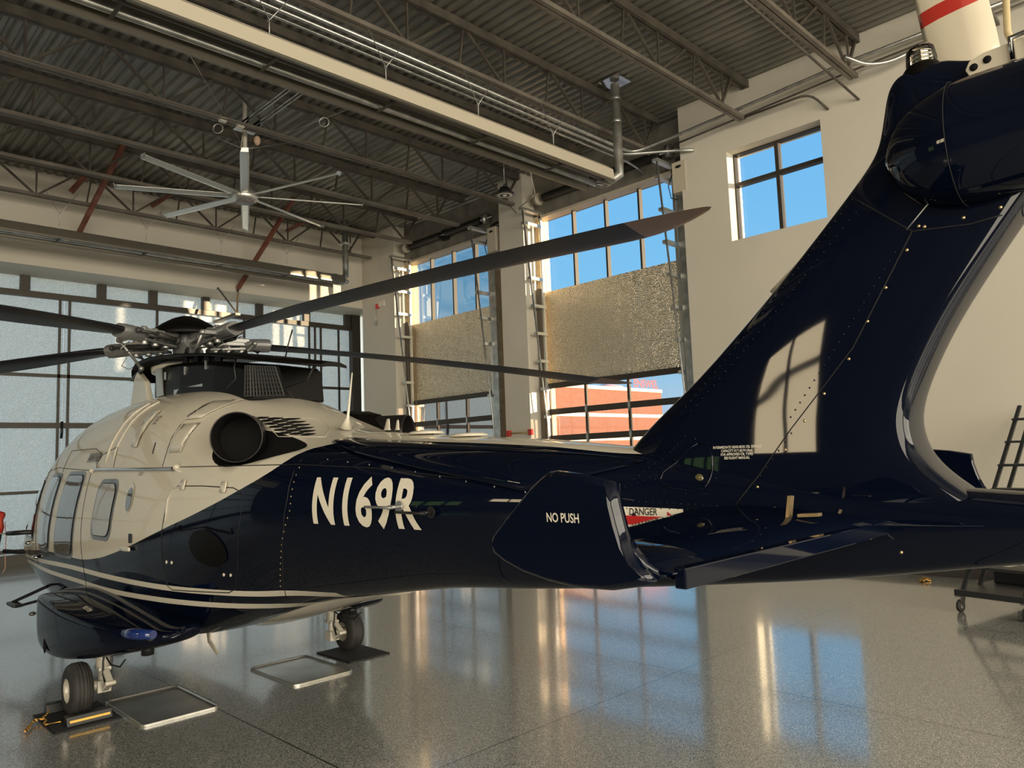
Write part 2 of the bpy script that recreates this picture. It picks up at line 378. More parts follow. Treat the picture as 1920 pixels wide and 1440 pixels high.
# hangar door wall
h = MB(); h.box((-12, YW, 6.76), (13.7, 20.85, 9.05)); struct(h.build('wall_front', M['wall']))
struct(MB().box((-12.25, -12, 0), (-12, 3.5, 9.05)).box((-12.25, 3.5, 0), (-12, 7.3, 9.05)).box((-12.25, 9.5, 0), (-12, 10.6, 9.05)).box((-12.25, 7.3, 0), (-12, 9.5, 4.25)).box((-12.25, 7.3, 5.65), (-12, 9.5, 9.05)).box((-12.25, 10.6, 0), (-12, 12.6, 2.2)).box((-12.25, 10.6, 4.2), (-12, 12.6, 9.05)).box((-12.25, 12.6, 0), (-12, 21, 9.05)).build('wall_left', M['wall_dark']))
struct(MB().box((-12, -12.25, 0), (13.95, -12, 5.8)).box((-12, -12.25, 7.9), (13.95, -12, 9.05)).box((-12, -12.25, 5.8), (-9, -12, 7.9)).box((12, -12.25, 5.8), (13.95, -12, 7.9)).build('wall_back', M['wall']))
for i, (a, b, vs) in enumerate(((7.3, 9.5, [8.4]), (10.6, 12.6, [11.25, 11.95]))):
    window_unit(4 + i, -12.1, a, b, 4.25 - 2.05 * i, 5.65 - 1.45 * i, vs, [5.0] if i == 0 else [], M['glass'] if i == 0 else glass('green_glass', (.35, .9, .6)), .09)
bw = MB()
for k in range(-9, 13, 1): bw.box((k - .03, -12.16, 5.8), (k + .03, -12.06, 7.9))
bw.box((-9, -12.16, 6.9), (12, -12.06, 6.95)); bwo = struct(bw.build('window_7', M['dark_frame']))
MB().quad([(-9, -12.1, 5.8), (12, -12.1, 5.8), (12, -12.1, 7.9), (-9, -12.1, 7.9)]).build('window_pane', M['foil_tr'], bwo)

# folding hangar door: frame members and foil sheets
hdr = empty('hangar_door', (0, YH, 0)); tag(hdr, 'huge hangar door lined with silver bubble foil in a dark steel frame', 'hangar door')
fr = MB()
for z0, z1, dp in ((6.26, 6.40, .12), (4.36, 4.44, .05), (3.14, 3.27, .07), (1.61, 1.68, .05), (.28, .36, .06), (0, .24, .10)): fr.box((-12, -.02 - dp, z0), (13.5, -.02, z1))
fr.build('door_rail', M['dark_frame'], hdr)
posts = [4.12, 5.78, 7.02, 8.41, 9.98, 11.5, 12.94] + [4.12 - 1.5 * k for k in range(1, 10)]
for p in posts: MB().box((p, -.16, 6.40), (p + .20, -.03, 7.25)).build('upper_post', M['dark_frame'], hdr)
for p in [4.95, 5.16, 7.22, 9.62, 11.69, 11.89, 12.09, 12.72, 2.9, .6, .8, -1.6, -3.9, -4.1, -6.2, -8.5]:
    top = 6.26
    MB().box((p, -.07, 0), (p + .055, -.03, top)).build('door_stile', M['dark_frame'], hdr)
MB().box((13.15, -.22, 0), (13.45, -.02, 6.9)).build('door_jamb', M['dark_frame'], hdr)
sx = [-12, -8.5, -6.2, -3.95, -1.6, .7, 2.92, 5.08, 7.25, 9.65, 11.9, 13.45]
for a, b in zip(sx, sx[1:]):
    MB().box((a + .004, 0, 0), (b - .004, .03, 6.9)).build('foil_sheet', M['foil_tr'], hdr)
for x in (5.06, 7.24, 9.64): MB().tube([(x, -.10, 3.3), (x, -.10, 3.05), (x, -.06, 2.9)], .03, 8).build('door_latch', M['black'], hdr)

# glazed overhead doors with foil hung above
def overhead_door(y0, y1, v, lab, lab2, lab3):
    root = empty('overhead_door', (XD + .06, (y0 + y1) / 2, 0)); yc = (y0 + y1) / 2
    tag(root, lab, 'overhead door')
    zt = 3.78; k = 0
    while zt > .05:
        zb = max(0, zt - .63); s = empty('door_section', (0, 0, 0)); s.parent = root
        f = MB()
        f.box((-.03, y0 - yc, zt - .125), (.03, y1 - yc, zt)); f.box((-.03, y0 - yc, zb), (.03, y1 - yc, zb + .012))
        for y in [y0 + .05] + v + [y1 - .05]: f.box((-.028, y - yc - .032, zb), (.028, y - yc + .032, zt - .12))
        f.build('section_frame', M['dark_frame'], s)
        MB().quad([(.01, y0 - yc, zb), (.01, y1 - yc, zb), (.01, y1 - yc, zt - .12), (.01, y0 - yc, zt - .12)]).build('section_glazing', M['glass_tint'], s)
        if k:
            for y in [y0 + .02] + v + [y1 - .02]:
                hg = MB(); hg.prism([(-.03, y - yc, zt + .07), (-.03, y - yc - .03, zt - .03), (-.03, y - yc - .03, zt - .09), (-.03, y - yc, zt - .18), (-.03, y - yc + .03, zt - .09), (-.03, y - yc + .03, zt - .03)], (-.012, 0, 0)); hg.build('hinge', M['steel'], s)
        zt -= .63; k += 1
    # foil curtain
    fo = empty('foil_curtain', (XD + .09, yc, 3.78)); tag(fo, lab2, 'insulation')
    ww = (y1 - y0) / 3
    for i in range(3): MB().box((-.006 - .004 * (i % 2), y0 - yc + ww * i - .01, 0), (.006 - .004 * (i % 2), y0 - yc + ww * (i + 1) + .01, 2.24)).build('foil_panel', M['foil'], fo)
    # spring shaft over the door
    ss = empty('torsion_spring_shaft', (XD - .14, yc, 8.28)); tag(ss, lab3, 'door spring')
    MB().tube([(0, y0 - yc - .15, 0), (0, y1 - yc - .05, 0)], .022, 10).build('shaft', M['steel'], ss)
    cr_ = mat('spring_black', (.025, .022, .018), .5, .3)
    for a, b in ((y0 + .3, yc - .12), (yc + .12, y1 - .3)):
        n = int((b - a) / .035); m_ = MB(); m_.tube([(0, a - yc + (b - a) * i / n, 0) for i in range(n + 1)], [.10 if i % 2 else .088 for i in range(n + 1)], 14); m_.build('spring', cr_, ss)
    MB().box((.02, -.12, -.15), (.13, .10, .14)).build('centre_bracket', M['black'], ss)
    MB().lathe((0, y1 - yc - .16, 0), (0, 1, 0), [(0, .001), (0, .15), (.02, .155), (.05, .11), (.09, .15), (.10, .001)], 24).build('cable_drum', M['cream'], ss)
    MB().lathe((0, y0 - yc + .02, 0), (0, 1, 0), [(0, .001), (0, .15), (.02, .155), (.05, .11), (.09, .15), (.10, .001)], 24).build('cable_drum', M['steel'], ss)
    return root
overhead_door(8.30, 12.25, [9.85, 11.06], 'nearer glazed overhead door with brick building outside, right of the white column', 'silver foil curtain above the nearer overhead door, right of the column', 'black spring shaft over the nearer overhead door')
overhead_door(13.93, 17.60, [15.2, 16.45], 'farther glazed overhead door between the column and the hangar corner', 'silver foil curtain above the farther overhead door, left of the column', 'black spring shaft over the farther overhead door')

# lift door tracks standing off the wall like ladders
def door_track(y, lab, n=11):
    r = empty('door_track', (XR + .05, y, 0)); tag(r, lab, 'door track', 'inclined door tracks beside the overhead doors')
    X = lambda z: .22 if z < 2.8 else .22 - (z - 2.8) * .115
    MB().tube([(X(0), 0, 0), (X(2.8), 0, 2.8), (X(7.95), 0, 7.95)], .022, 8).build('track_rail', M['steel'], r)
    MB().box((.30, .05, 0), (.36, .11, 7.9)).build('wall_angle', M['alu'], r)
    for i in range(n):
        z = 1.0 + i * .66
        MB().box((X(z), -.01, z - .035), (.33, .10, z + .035)).build('track_bracket', M['alu'], r)
    MB().box((X(7.95) - .02, -.03, 7.90), (.34, .10, 7.96)).build('track_header', M['alu'], r)
    return r
door_track(12.12, 'galvanised ladder-like door track at the left edge of the nearer overhead door')
door_track(8.30, 'galvanised ladder-like door track at the right edge of the nearer overhead door')
door_track(17.42, 'galvanised ladder-like door track at the left edge of the farther overhead door')
door_track(13.98, 'galvanised ladder-like door track at the right edge of the farther overhead door')
sp = MB().box((13.22, 12.25, 0), (13.30, 12.36, 6.1)).box((13.22, 17.6, 0), (13.30, 17.70, 6.1)); struct(sp.build('trim_4', mat('track_angle_brown', (.12, .10, .075), .6)))
sp = MB().box((13.12, 8.02, 0), (13.30, 8.24, 7.8)).box((13.12, 13.7, 0), (13.30, 13.90, 7.8)); struct(sp.build('trim_5', M['steel']))

# door operators
def operator(y, lab):
    r = empty('door_operator', (13.02, y, 7.55)); tag(r, lab, 'door motor')
    MB().box((-.13, -.16, -.30), (.12, .16, .33)).build('operator_box', M['cream'], r, bevel=.01)
    MB().lathe((.05, 0, .40), (0, 1, 0), [(-.16, .001), (-.16, .10), (.12, .10), (.12, .001)], 16).build('motor', M['black'], r)
    MB().sphere((-.14, 0, .22), .06, (.2, 1.2, .5)).build('operator_emblem', M['black'], r)
    MB().tube([(.0, -.20, .45), (.02, -.24, .1), (.03, -.20, -.3), (.05, -.22, -1.0), (.08, -.2, -2)], .012, 6).build('drive_chain', M['steel'], r)
    MB().tube([(-.05, .18, .2), (-.1, .28, -.1), (-.05, .26, -.35), (.02, .15, -.4)], .012, 6).build('flex_cord', M['black'], r)
operator(8.0, 'grey box door motor beside the top right of the nearer overhead door')
operator(13.55, 'door motor beside the top right of the farther overhead door, on the column')

# ---------------------------------------------------------------- roof joists
def joist(y, i, rusty):
    r = empty('roof_joist', (0, y, 8.15)); tag(r, None, 'roof joist')
    m1 = M['joist']
    tc = MB(); tc.box((-12, -.075, .66), (12.88, -.012, .80)); tc.box((-12, .012, .66), (12.88, .075, .80)); tc.build('top_chord', m1, r)
    bc = MB(); bc.box((-12, -.075, -.03), (12.68, -.012, .035)); bc.box((-12, .012, -.03), (12.68, .075, .035)); bc.build('bottom_chord', noise_var(mat('chord_primer', (.2, .18, .15), .55), (.12, .10, .08), (.2, .175, .14), 1.5, 3) if i == 0 else M['chord'], r)
    wb = MB(); x = 12.5 - (i % 2) * .5
    while x > -11.5:
        wb.bar((x, 0, 0), (x, 0, .70), .03); wb.bar((x, 0, 0), (x + .85, 0, .70), .042) if x < 12 else wb.bar((x - .1, 0, 0), (x + .35, 0, .7), .042); wb.bar((x, 0, 0), (x - .85, 0, .70), .042)
        wb.bar((x - .9, 0, .7), (x - 1.0, 0, .02), .0301)
        x -= 2.0
    wb.build('web_bars', m1, r)
    return r
M['chord'] = noise_var(mat('chord_primer', (.2, .18, .15), .55), (.10, .085, .07), (.17, .15, .12), 1.5, 3)
jl = {-2: 'roof joist farthest behind, over the camera side of the hangar', -1: 'roof joist nearest the camera that shows at the top right', 0: 'second roof joist from the camera, ending above the white tail blade side of the wall', 1: 'roof joist meeting the wall just left above the four pane window',
      2: 'roof joist with twin silver conduits strapped beneath it', 3: 'roof joist just beyond the galvanised flue pipe and long cream heater', 4: 'roof joist beneath which the ceiling fan struts attach, nearer one', 5: 'roof joist just beyond the ceiling fan rod', 6: 'roof joist passing above the far ceiling fan blades',
      7: 'farthest roof joist, running right in front of the hangar door wall'}
for i in range(-2, 8):
    y = 4.42 + 2.03 * i; r = joist(y, i, i in (2, 3)); r['label'] = jl[i]; r['group'] = 'open web roof joists'

# red oxide braces to the hangar door wall
def brace(p, q, lab):
    r = MB().bar(p, q, .09, .09); o = r.build('diagonal_brace', M['joist_rust']); tag(o, lab, 'brace', 'red oxide roof braces'); return o
brace((5.07, 16.3, 8.9), (5.0, 19.36, 7.55), 'rust red diagonal brace left of the ceiling fan')
brace((9.42, 17.2, 8.9), (8.9, 19.32, 6.85), 'rust red diagonal brace below the right side of the ceiling fan')
brace((5.02, 18.68, 8.90), (4.74, 18.9, 8.46), 'short rust red brace stub high at the left, beside the long left brace')
brace((6.95, 18.68, 8.90), (6.5, 18.9, 8.5), 'short rust red brace stub behind the left fan blades')
brace((10.6, 18.68, 8.90), (10.1, 18.9, 8.55), 'short rust red brace stub behind the right fan blades')
vb_ = MB(); vb_.bar((8.9, 19.32, 6.85), (8.77, 19.10, 6.12), .05); vb_.bar((8.35, 19.34, 6.8), (8.77, 19.10, 6.12), .045); vb_.box((8.70, 19.05, 6.06), (8.84, 20.45, 6.12))
tag(vb_.build('rail_hanger', M['dark_frame']), 'V shaped steel hanger holding the hangar door top rail', 'hanger')

# ---------------------------------------------------------------- ceiling fan
fan = empty('ceiling_fan', (6.09, 12.93, 7.0)); tag(fan, 'very large eight blade silver ceiling fan on a long rod', 'ceiling fan')
MB().tube([(0, 0, .05), (0, 0, 1.88)], .042, 14).build('down_rod', M['white_paint'], fan)
MB().lathe((0, 0, 0), (0, 0, 1), [(-.10, .001), (-.10, .17), (-.06, .22), (-.02, .23), (.04, .23), (.10, .18), (.16, .12), (.18, .06)], 36).build('motor_housing', M['alu'], fan)
MB().lathe((0, 0, -.105), (0, 0, -1), [(0, .165), (.012, .16), (.014, .001)], 36).build('hub_cover', mat('hub_cover_grey', (.20, .17, .17), .4), fan)
fb = MB(); secs = []
for r_, w_ in ((.22, .14), (.3, .16), (1.4, .155), (2.10, .145), (2.14, .14)):
    secs.append([(r_, u * w_ * math.cos(R(14)) - v * .025 * math.sin(R(14)), u * w_ * math.sin(R(14)) + v * .025 * math.cos(R(14))) for u, v in ((.5, 0), (.3, .7), (0, 1), (-.3, .7), (-.5, 0), (-.3, -.1), (0, .1), (.3, -.1))])
fb.loft(secs); fbo = fb.build('fan_blade', M['alu'], fan)
wl_ = MB().prism([(2.13, -.06, -.02), (2.13, .06, -.015), (2.15, .06, .05), (2.15, -.04, .04)], (.012, 0, 0)).build('blade_winglet', M['steel'], fbo)
for i in range(8):
    o = fbo if i == 0 else copy_tree(fbo, fan); o.rotation_euler = (0, 0, R(-115.4 + 45 * i))
st_ = MB()
for x in (-.11, .11):
    for dz in (0, .07): st_.bar((x, -2.35, 1.28 + dz), (x, -.0, 1.28 + dz), .02); st_.bar((x, -.4, 1.28 + dz), (x, .0, 1.28 + dz), .02)
st_.box((-.2, -.08, 1.25), (.2, .08, 1.27)); st_.build('mounting_strut', M['steel'], fan)
gw = MB()
for dx, dy in ((-1.6, -1.2), (1.8, -1.6), (-1, 1.6), (1.9, .6)): gw.tube([(0, 0, .9), (dx, dy, 1.85)], .004, 4)
gw.build('guy_wire', M['steel'], fan)
MB().tube([(-.05, -.02, 1.2), (-.10, -.06, .9), (-.05, -.05, .6), (-.02, 0, .2)], .01, 6).build('power_cable', M['cream'], fan)

# ---------------------------------------------------------------- radiant tube heaters
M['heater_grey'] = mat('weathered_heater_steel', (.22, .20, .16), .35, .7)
def heater(x0, x1, y, z, lab, cream_hood):
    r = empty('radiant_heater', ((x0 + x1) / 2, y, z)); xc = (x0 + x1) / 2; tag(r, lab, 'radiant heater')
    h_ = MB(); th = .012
    hs = 1 if cream_hood else .5  # flag selects the deeper cream hood over the lower grey one
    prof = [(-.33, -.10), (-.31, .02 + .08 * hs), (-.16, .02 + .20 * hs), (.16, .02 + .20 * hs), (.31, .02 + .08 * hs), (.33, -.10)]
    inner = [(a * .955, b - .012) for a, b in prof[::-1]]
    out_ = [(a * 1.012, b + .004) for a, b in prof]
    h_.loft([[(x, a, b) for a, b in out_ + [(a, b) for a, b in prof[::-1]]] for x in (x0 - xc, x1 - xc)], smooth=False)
    h_.build('reflector_hood', M['cream'] if cream_hood else M['heater_grey'], r)
    MB().loft([[(x, a * .999, b - .001) for a, b in prof + inner] for x in (x0 - xc, x1 - xc)], smooth=False).build('hood_liner', M['heater_grey'], r)
    lp = MB(); lp.box((x0 - xc, -.345, -.13), (x1 - xc, -.30, -.095)); lp.box((x0 - xc, .30, -.13), (x1 - xc, .345, -.095)); lp.build('hood_lip', M['heater_grey'], r)
    for yy in (-.13, .15): MB().tube([(x0 - xc, yy, -.02), (x1 - xc + .05, yy, -.02)], .052, 16).build('radiant_tube', mat('burnt_tube', (.12, .105, .09), .4, .7) if yy < 0 else M['steel'], r)
    MB().tube([(x1 - xc + .05, -.13, -.02), (x1 - xc + .2, -.10, -.02), (x1 - xc + .24, .01, -.02), (x1 - xc + .2, .12, -.02), (x1 - xc + .05, .15, -.02)], .052, 14).build('return_bend', M['steel'], r)
    k = x0 - xc + 1.0
    while k < x1 - xc - .3:
        MB().box((k - .02, -.20, -.085), (k + .02, .22, -.07)).build('tube_bracket', M['joist'], r)
        hg = MB(); hg.tube([(k, 0, .22), (k, 0, .5), (k - .3, 0, 1.0)], .006, 5); hg.tube([(k, 0, .5), (k + .35, 0, 1.0)], .006, 5); hg.lathe((k, 0, .5), (0, 1, 0), [(-.01, .03), (.01, .03)], 10); hg.build('hanger_chain', M['steel'], r)
        k += 1.75
    return r
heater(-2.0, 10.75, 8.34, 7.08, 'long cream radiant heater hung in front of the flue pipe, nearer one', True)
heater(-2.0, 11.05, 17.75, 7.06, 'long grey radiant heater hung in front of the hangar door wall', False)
def flue(x, y, z0, z1, lab, tail):
    r = empty('flue_pipe', (x, y, z1)); tag(r, lab, 'flue pipe')
    dz = z0 - z1
    MB().tube([(-.35, tail, dz - .12), (-.12, tail * .5, dz - .16), (0, .0, dz - .05), (0, 0, dz + .15), (0, 0, -.08)], .085, 20).build('flue_duct', noise_var(mat('flue_galvanised', (.4, .4, .36), .4, .7), (.22, .22, .18), (.48, .48, .45), 3, 3), r)
    for z in (dz * .45, dz * .2): MB().lathe((0, 0, z), (0, 0, 1), [(-.03, .088), (-.02, .092), (.02, .092), (.03, .088)], 24).build('duct_collar', M['steel'], r)
    return r
f1 = flue(10.96, 8.05, 7.20, 8.95, 'galvanised flue pipe dropping from the roof to the nearer heater', .25)
MB().box((-.22, -.22, -.035), (.22, .22, -.01)).build('roof_flashing', M['chrome'], f1)
f2 = flue(11.3, 17.8, 7.3, 8.9, 'thin galvanised flue pipe with a rain collar by the far corner', -.0)
MB().lathe((0, 0, -.78), (0, 0, 1), [(-.02, .09), (0, .2), (.03, .16), (.05, .09)], 24).build('flue_collar', M['steel'], f2)

# conduits
def conduit(name, pts, r, lab, cat='conduit', m=None):
    P = []
    for a, b, c in zip(pts, pts[1:], pts[2:] + [None]):
        P.append(Vector(a))
    P = [Vector(p) for p in pts]
    Q = [P[0]]
    for i in range(1, len(P) - 1):
        a = P[i] + (P[i - 1] - P[i]).normalized() * min(.25, (P[i - 1] - P[i]).length * .4); c = P[i] + (P[i + 1] - P[i]).normalized() * min(.25, (P[i + 1] - P[i]).length * .4)
        for t in (0, .25, .5, .75, 1): Q.append(a * (1 - t) ** 2 + P[i] * 2 * t * (1 - t) + c * t * t)
    Q.append(P[-1])
    o = MB().tube(Q, r, 10).build(name, m or M['steel']); tag(o, lab, cat); return o
for i, (dy, lab) in enumerate(((0, 'upper silver conduit of the pair strapped under the roof joist'), (.14, 'lower silver conduit of the pair strapped under the roof joist'))):
    if i == 0: conduit('conduit', [(-6, 8.60, 8.06), (12.2, 8.60, 8.06), (12.45, 7.8, 8.2), (12.5, 7.1, 8.25), (12.62, 4.5, 8.42), (12.8, 1.0, 8.5)], .032, lab)
    else: conduit('conduit', [(-6, 8.75, 8.05), (12.1, 8.75, 8.05), (12.7, 8.0, 8.05), (12.86, 7.6, 7.98)], .032, lab)
conduit('conduit', [(-6, 8.95, 8.07), (12.5, 8.95, 8.07), (13.15, 9.0, 8.0)], .025, 'third silver conduit dropping to the door motor')
conduit('conduit', [(12.62, 7.9, 8.12), (12.62, 7.0, 8.15), (12.72, 4.4, 8.3), (12.8, 1.0, 8.4)], .018, 'thin dark conduit running along the wall below the silver one', m=M['joist'])
conduit('sprinkler_pipe', [(12.62, 6.4, 8.14), (12.62, 5.15, 8.14), (12.88, 4.95, 7.85)], .02, 'dark sprinkler pipe turning down above the four pane window', 'pipe', M['joist'])
conduit('sprinkler_pipe', [(8.5, 4.5, 8.07), (11.2, 4.55, 8.07), (12.88, 4.44, 7.84)], .02, 'dark sprinkler pipe reaching the wall right of the four pane window', 'pipe', M['joist'])
conduit('conduit', [(12.0, 4.30, 8.22), (12.35, 4.10, 8.12), (12.6, 3.8, 8.14), (12.85, 3.3, 8.35), (12.85, 2.6, 8.4)], .035, 'grey flexible conduit curving behind the white tail blade')
conduit('conduit', [(-6, 12.33, 8.08), (12.2, 12.33, 8.08), (12.7, 12.5, 8.0), (12.85, 12.6, 8.0)], .012, 'thin conduit along the joist above the ceiling fan', m=M['joist'])
conduit('conduit', [(-6, 10.36, 8.09), (11.0, 10.36, 8.09), (12.5, 11.6, 8.1), (12.85, 12.5, 8.1)], .014, 'thin conduit along the joist nearer than the fan rod', m=M['steel'])
for x, y, lab in ((4.72, 10.46, 'junction box left of the fan strut on the joist'), (5.34, 10.44, 'left small steel box of the pair at the fan strut end'), (5.50, 10.44, 'right small steel box of the pair at the fan strut end'), (5.45, 12.42, 'small steel box left of the fan rod on the joist'), (5.78, 12.45, 'white sensor beside the fan rod')):
    o = MB().box((x - .06, y - .05, 8.06), (x + .06, y + .05, 8.12)).build('junction_box', M['white_paint'], bevel=.005); tag(o, lab, 'junction box')
def coil(c, r, lab):
    pts = [(c[0] + r * math.cos(2 * PI * i / 24) * .7, c[1] - r * math.cos(2 * PI * i / 24) * .7, c[2] + r * math.sin(2 * PI * i / 24)) for i in range(25)]
    o = MB().tube(pts, .011, 6).build('cable_coil', M['steel']); tag(o, lab, 'cable coil')
coil((5.40, 12.50, 7.95), .085, 'coiled cable hanging left of the fan rod'); coil((6.72, 11.2, 8.0), .085, 'coiled cable hanging right of the fan rod')
o = MB().sphere((6.12, 12.50, 7.93), .06, (1, 1, 1.5)).build('wire_bundle', M['cardboard']); tag(o, 'tan bundle of wire hanging beside the fan rod', 'wire bundle')
# high bay light
hb = empty('high_bay_light', (11.0, 11.1, 7.62)); tag(hb, 'black round high bay light hanging by the white column', 'light fixture')
MB().lathe((0, 0, 0), (0, 0, 1), [(0, .001), (0, .09), (-.005, .10), (-.005, .17), (.0, .20), (.03, .20), (.06, .14), (.10, .12), (.16, .10), (.16, .001)], 32).build('lamp_body', M['black'], hb)
MB().lathe((0, 0, -.008), (0, 0, -1), [(0, .105), (0, .165), (.002, .165), (.002, .105)], 32).build('lamp_lens', mat('lamp_diffuser_ring', (.6, .58, .5), .3), hb)
MB().lathe((0, 0, -.004), (0, 0, -1), [(0, .001), (0, .05), (.02, .045), (.022, .001)], 20).build('lamp_sensor', M['white_paint'], hb)
MB().tube([(0, 0, .16), (0, 0, 1.345)], .006, 6).build('suspension_cable', M['steel'], hb)
MB().tube([(0, 0, .17), (.0, .03, .21), (0, 0, .25), (0, -.03, .21), (0, 0, .17)], .012, 6).build('hook', M['black'], hb)
# alarm strobe, holder on the column
al = empty('alarm_strobe', (12.88, 18.45, 6.68)); tag(al, 'red and white alarm strobe on the wall near the far corner', 'alarm')
MB().box((-.04, .05, -.06), (.02, .18, .08)).build('strobe_body', M['red'], al); MB().box((-.03, -.24, -.02), (.02, .05, .13)).build('strobe_panel', M['white_paint'], al)
MB().tube([(0, .13, -.05), (0, .22, -.12), (0, .22, -.36), (0, .24, -.45)], .015, 6).build('wire_tube', M['steel'], al); MB().box((-.04, .16, -.56), (.02, .28, -.42)).build('call_box', M['steel'], al)
lk = empty('barrier_strap', (12.88, 12.8, 2.63)); tag(lk, 'red and yellow strap holder across the white column', 'strap')
for y in (-.40, .34): MB().box((-.05, y - .06, -.07), (.02, y + .06, .07)).build('strap_bracket', M['red'], lk, bevel=.006)
MB().tube([(-.02, -.36, 0), (-.02, .30, 0)], .018, 8).build('strap_bar', mat('tarnished_yellow', (.45, .33, .12), .5), lk)

# ================================================================ OUTSIDE
g = MB().box((13.97, -60, -.16), (140, 160, -.02)).box((-150, -60, -.16), (-12.3, 160, -.02)).box((-12.3, 21.05, -.16), (13.97, 160, -.02)).build('pavement', M['concrete']); tag(g, 'pale concrete apron outside the hangar', 'pavement', kind='structure')
b1 = empty('brick_building', (38.5, 36, 0)); tag(b1, 'sunlit red brick building with pale bands seen through the nearer overhead door', 'building')
MB().box((-5.8, -6, 0), (5.9, 8, 6.3)).build('building_wall', M['brick'], b1)
for z in (6.15, 4.4, 2.9): MB().box((-5.85, -6.05, z), (5.95, 0, z + .22)).build('pale_band', M['cream'], b1)
for x in (-3, .5, 4): MB().box((x, -6.03, .1), (x + 1.2, -5.98, 2.2)).build('building_window', M['win_dark'], b1)
text_obj('wall_sign', 'ENSWEL', .75, M['red'], (2.6, -6.1, 6.45), (1, 0, 0), (0, 0, 1), b1, bold=.01)
tk = MB().lathe((55.0, 43, 0), (0, 0, 1), [(0, 2.6), (6.2, 2.6), (7.4, 2.3), (8.2, 1.4), (8.5, .001)], 40).build('storage_tank', mat('pale_tank', (.62, .45, .42), .5)); tag(tk, 'pale round storage tank rising behind the end of the brick building', 'tank')
b2 = empty('stucco_building', (36, 55, 0)); tag(b2, 'mauve stucco building seen through the farther overhead door', 'building')
MB().box((-11, -4, 0), (14, 4, 8.8)).build('building_wall', M['mauve'], b2)
for z in (1.8, 4.6, 6.9): MB().box((-11.05, -4.05, z), (14.05, 0, z + .35)).build('pale_band', mat('pale_pink_band', (.6, .42, .4), .8), b2)
for x in range(-10, 13, 4): MB().box((x, -4.06, 5.2), (x + 2.2, -4.0, 6.5)).build('building_window', mat('far_window', (.12, .1, .2), .2), b2)
b3 = empty('tan_warehouse', (-48, 10, 0)); tag(b3, 'tan block warehouse beyond the left wall windows', 'building')
MB().box((-6, -30, 0), (0, 60, 14)).build('building_wall', M['block'], b3)
# ================================================================ HELICOPTER
heli = empty('helicopter', (3.3, 7.34, 0))
tag(heli, 'large white and navy twin engine helicopter with stopped rotor parked across the hangar floor', 'helicopter')

def cr(p0, p1, p2, p3, t):
    return tuple(0.5 * ((2 * b) + (-a + c) * t + (2 * a - 5 * b + 4 * c - d) * t * t + (-a + 3 * b - 3 * c + d) * t ** 3) for a, b, c, d in zip(p0, p1, p2, p3))
# station: s, zb, (x1,z1) lower corner, (x2,z2) widest, (x3,z3) shoulder, (x4,z4) roof corner, zt
ST = [
 (5.30, .98, (.10, 1.0), (.18, 1.12), (.16, 1.26), (.10, 1.32), 1.34),
 (5.0, .78, (.32, .82), (.50, 1.05), (.45, 1.35), (.26, 1.50), 1.53),
 (4.4, .64, (.52, .68), (.80, 1.02), (.72, 1.50), (.46, 1.80), 1.86),
 (3.7, .56, (.66, .61), (.91, 1.07), (.83, 1.75), (.54, 2.17), 2.27),
 (3.0, .52, (.75, .57), (1.0, 1.12), (.93, 1.88), (.61, 2.42), 2.53),
 (2.2, .50, (.80, .55), (1.06, 1.16), (.98, 1.95), (.64, 2.58), 2.72),
 (1.2, .50, (.82, .55), (1.06, 1.20), (.985, 1.98), (.68, 2.64), 2.83),
 (0.2, .52, (.80, .58), (1.05, 1.26), (.98, 2.00), (.72, 2.62), 2.83),
 (-.7, .62, (.74, .69), (1.02, 1.34), (.95, 2.03), (.72, 2.55), 2.76),
 (-1.5, .82, (.64, .90), (.95, 1.45), (.90, 2.05), (.62, 2.38), 2.53),
 (-2.2, 1.0, (.50, 1.08), (.86, 1.55), (.82, 2.03), (.52, 2.22), 2.31),
 (-2.8, 1.10, (.42, 1.17), (.76, 1.60), (.72, 2.00), (.44, 2.16), 2.245),
 (-3.6, 1.22, (.33, 1.28), (.60, 1.65), (.56, 1.95), (.34, 2.12), 2.18),
 (-4.4, 1.29, (.26, 1.34), (.44, 1.68), (.41, 1.91), (.25, 2.07), 2.12),
 (-5.2, 1.37, (.17, 1.41), (.25, 1.64), (.235, 1.86), (.17, 1.98), 2.03),
 (-6.0, 1.47, (.12, 1.50), (.165, 1.64), (.16, 1.78), (.12, 1.87), 1.90),
 (-6.8, 1.60, (.11, 1.62), (.15, 1.71), (.14, 1.77), (.09, 1.81), 1.83),
 (-7.5, 1.70, (.05, 1.71), (.08, 1.75), (.07, 1.79), (.04, 1.81), 1.82),
]
def station(s):
    st = ST[::-1]; s = max(-7.5, min(5.30, s))
    for i in range(len(st) - 1):
        if st[i][0] <= s <= st[i + 1][0] + 1e-9: break
    flat = lambda q: (q[0], q[1], *q[2], *q[3], *q[4], *q[5], q[6])
    g = lambda k: flat(st[max(0, min(len(st) - 1, k))])
    t = (s - st[i][0]) / (st[i + 1][0] - st[i][0])
    # non-uniform hermite on s
    p0, p1, p2, p3 = g(i - 1), g(i), g(i + 1), g(i + 2)
    h = p2[0] - p1[0]; out = []
    for a, b, c, d in zip(p0, p1, p2, p3):
        m1 = (c - a) / (p2[0] - p0[0]) * h; m2 = (d - b) / (p3[0] - p1[0]) * h
        out.append((2 * t**3 - 3 * t * t + 1) * b + (t**3 - 2 * t * t + t) * m1 + (-2 * t**3 + 3 * t * t) * c + (t**3 - t * t) * m2)
    out[0] = s
    return out
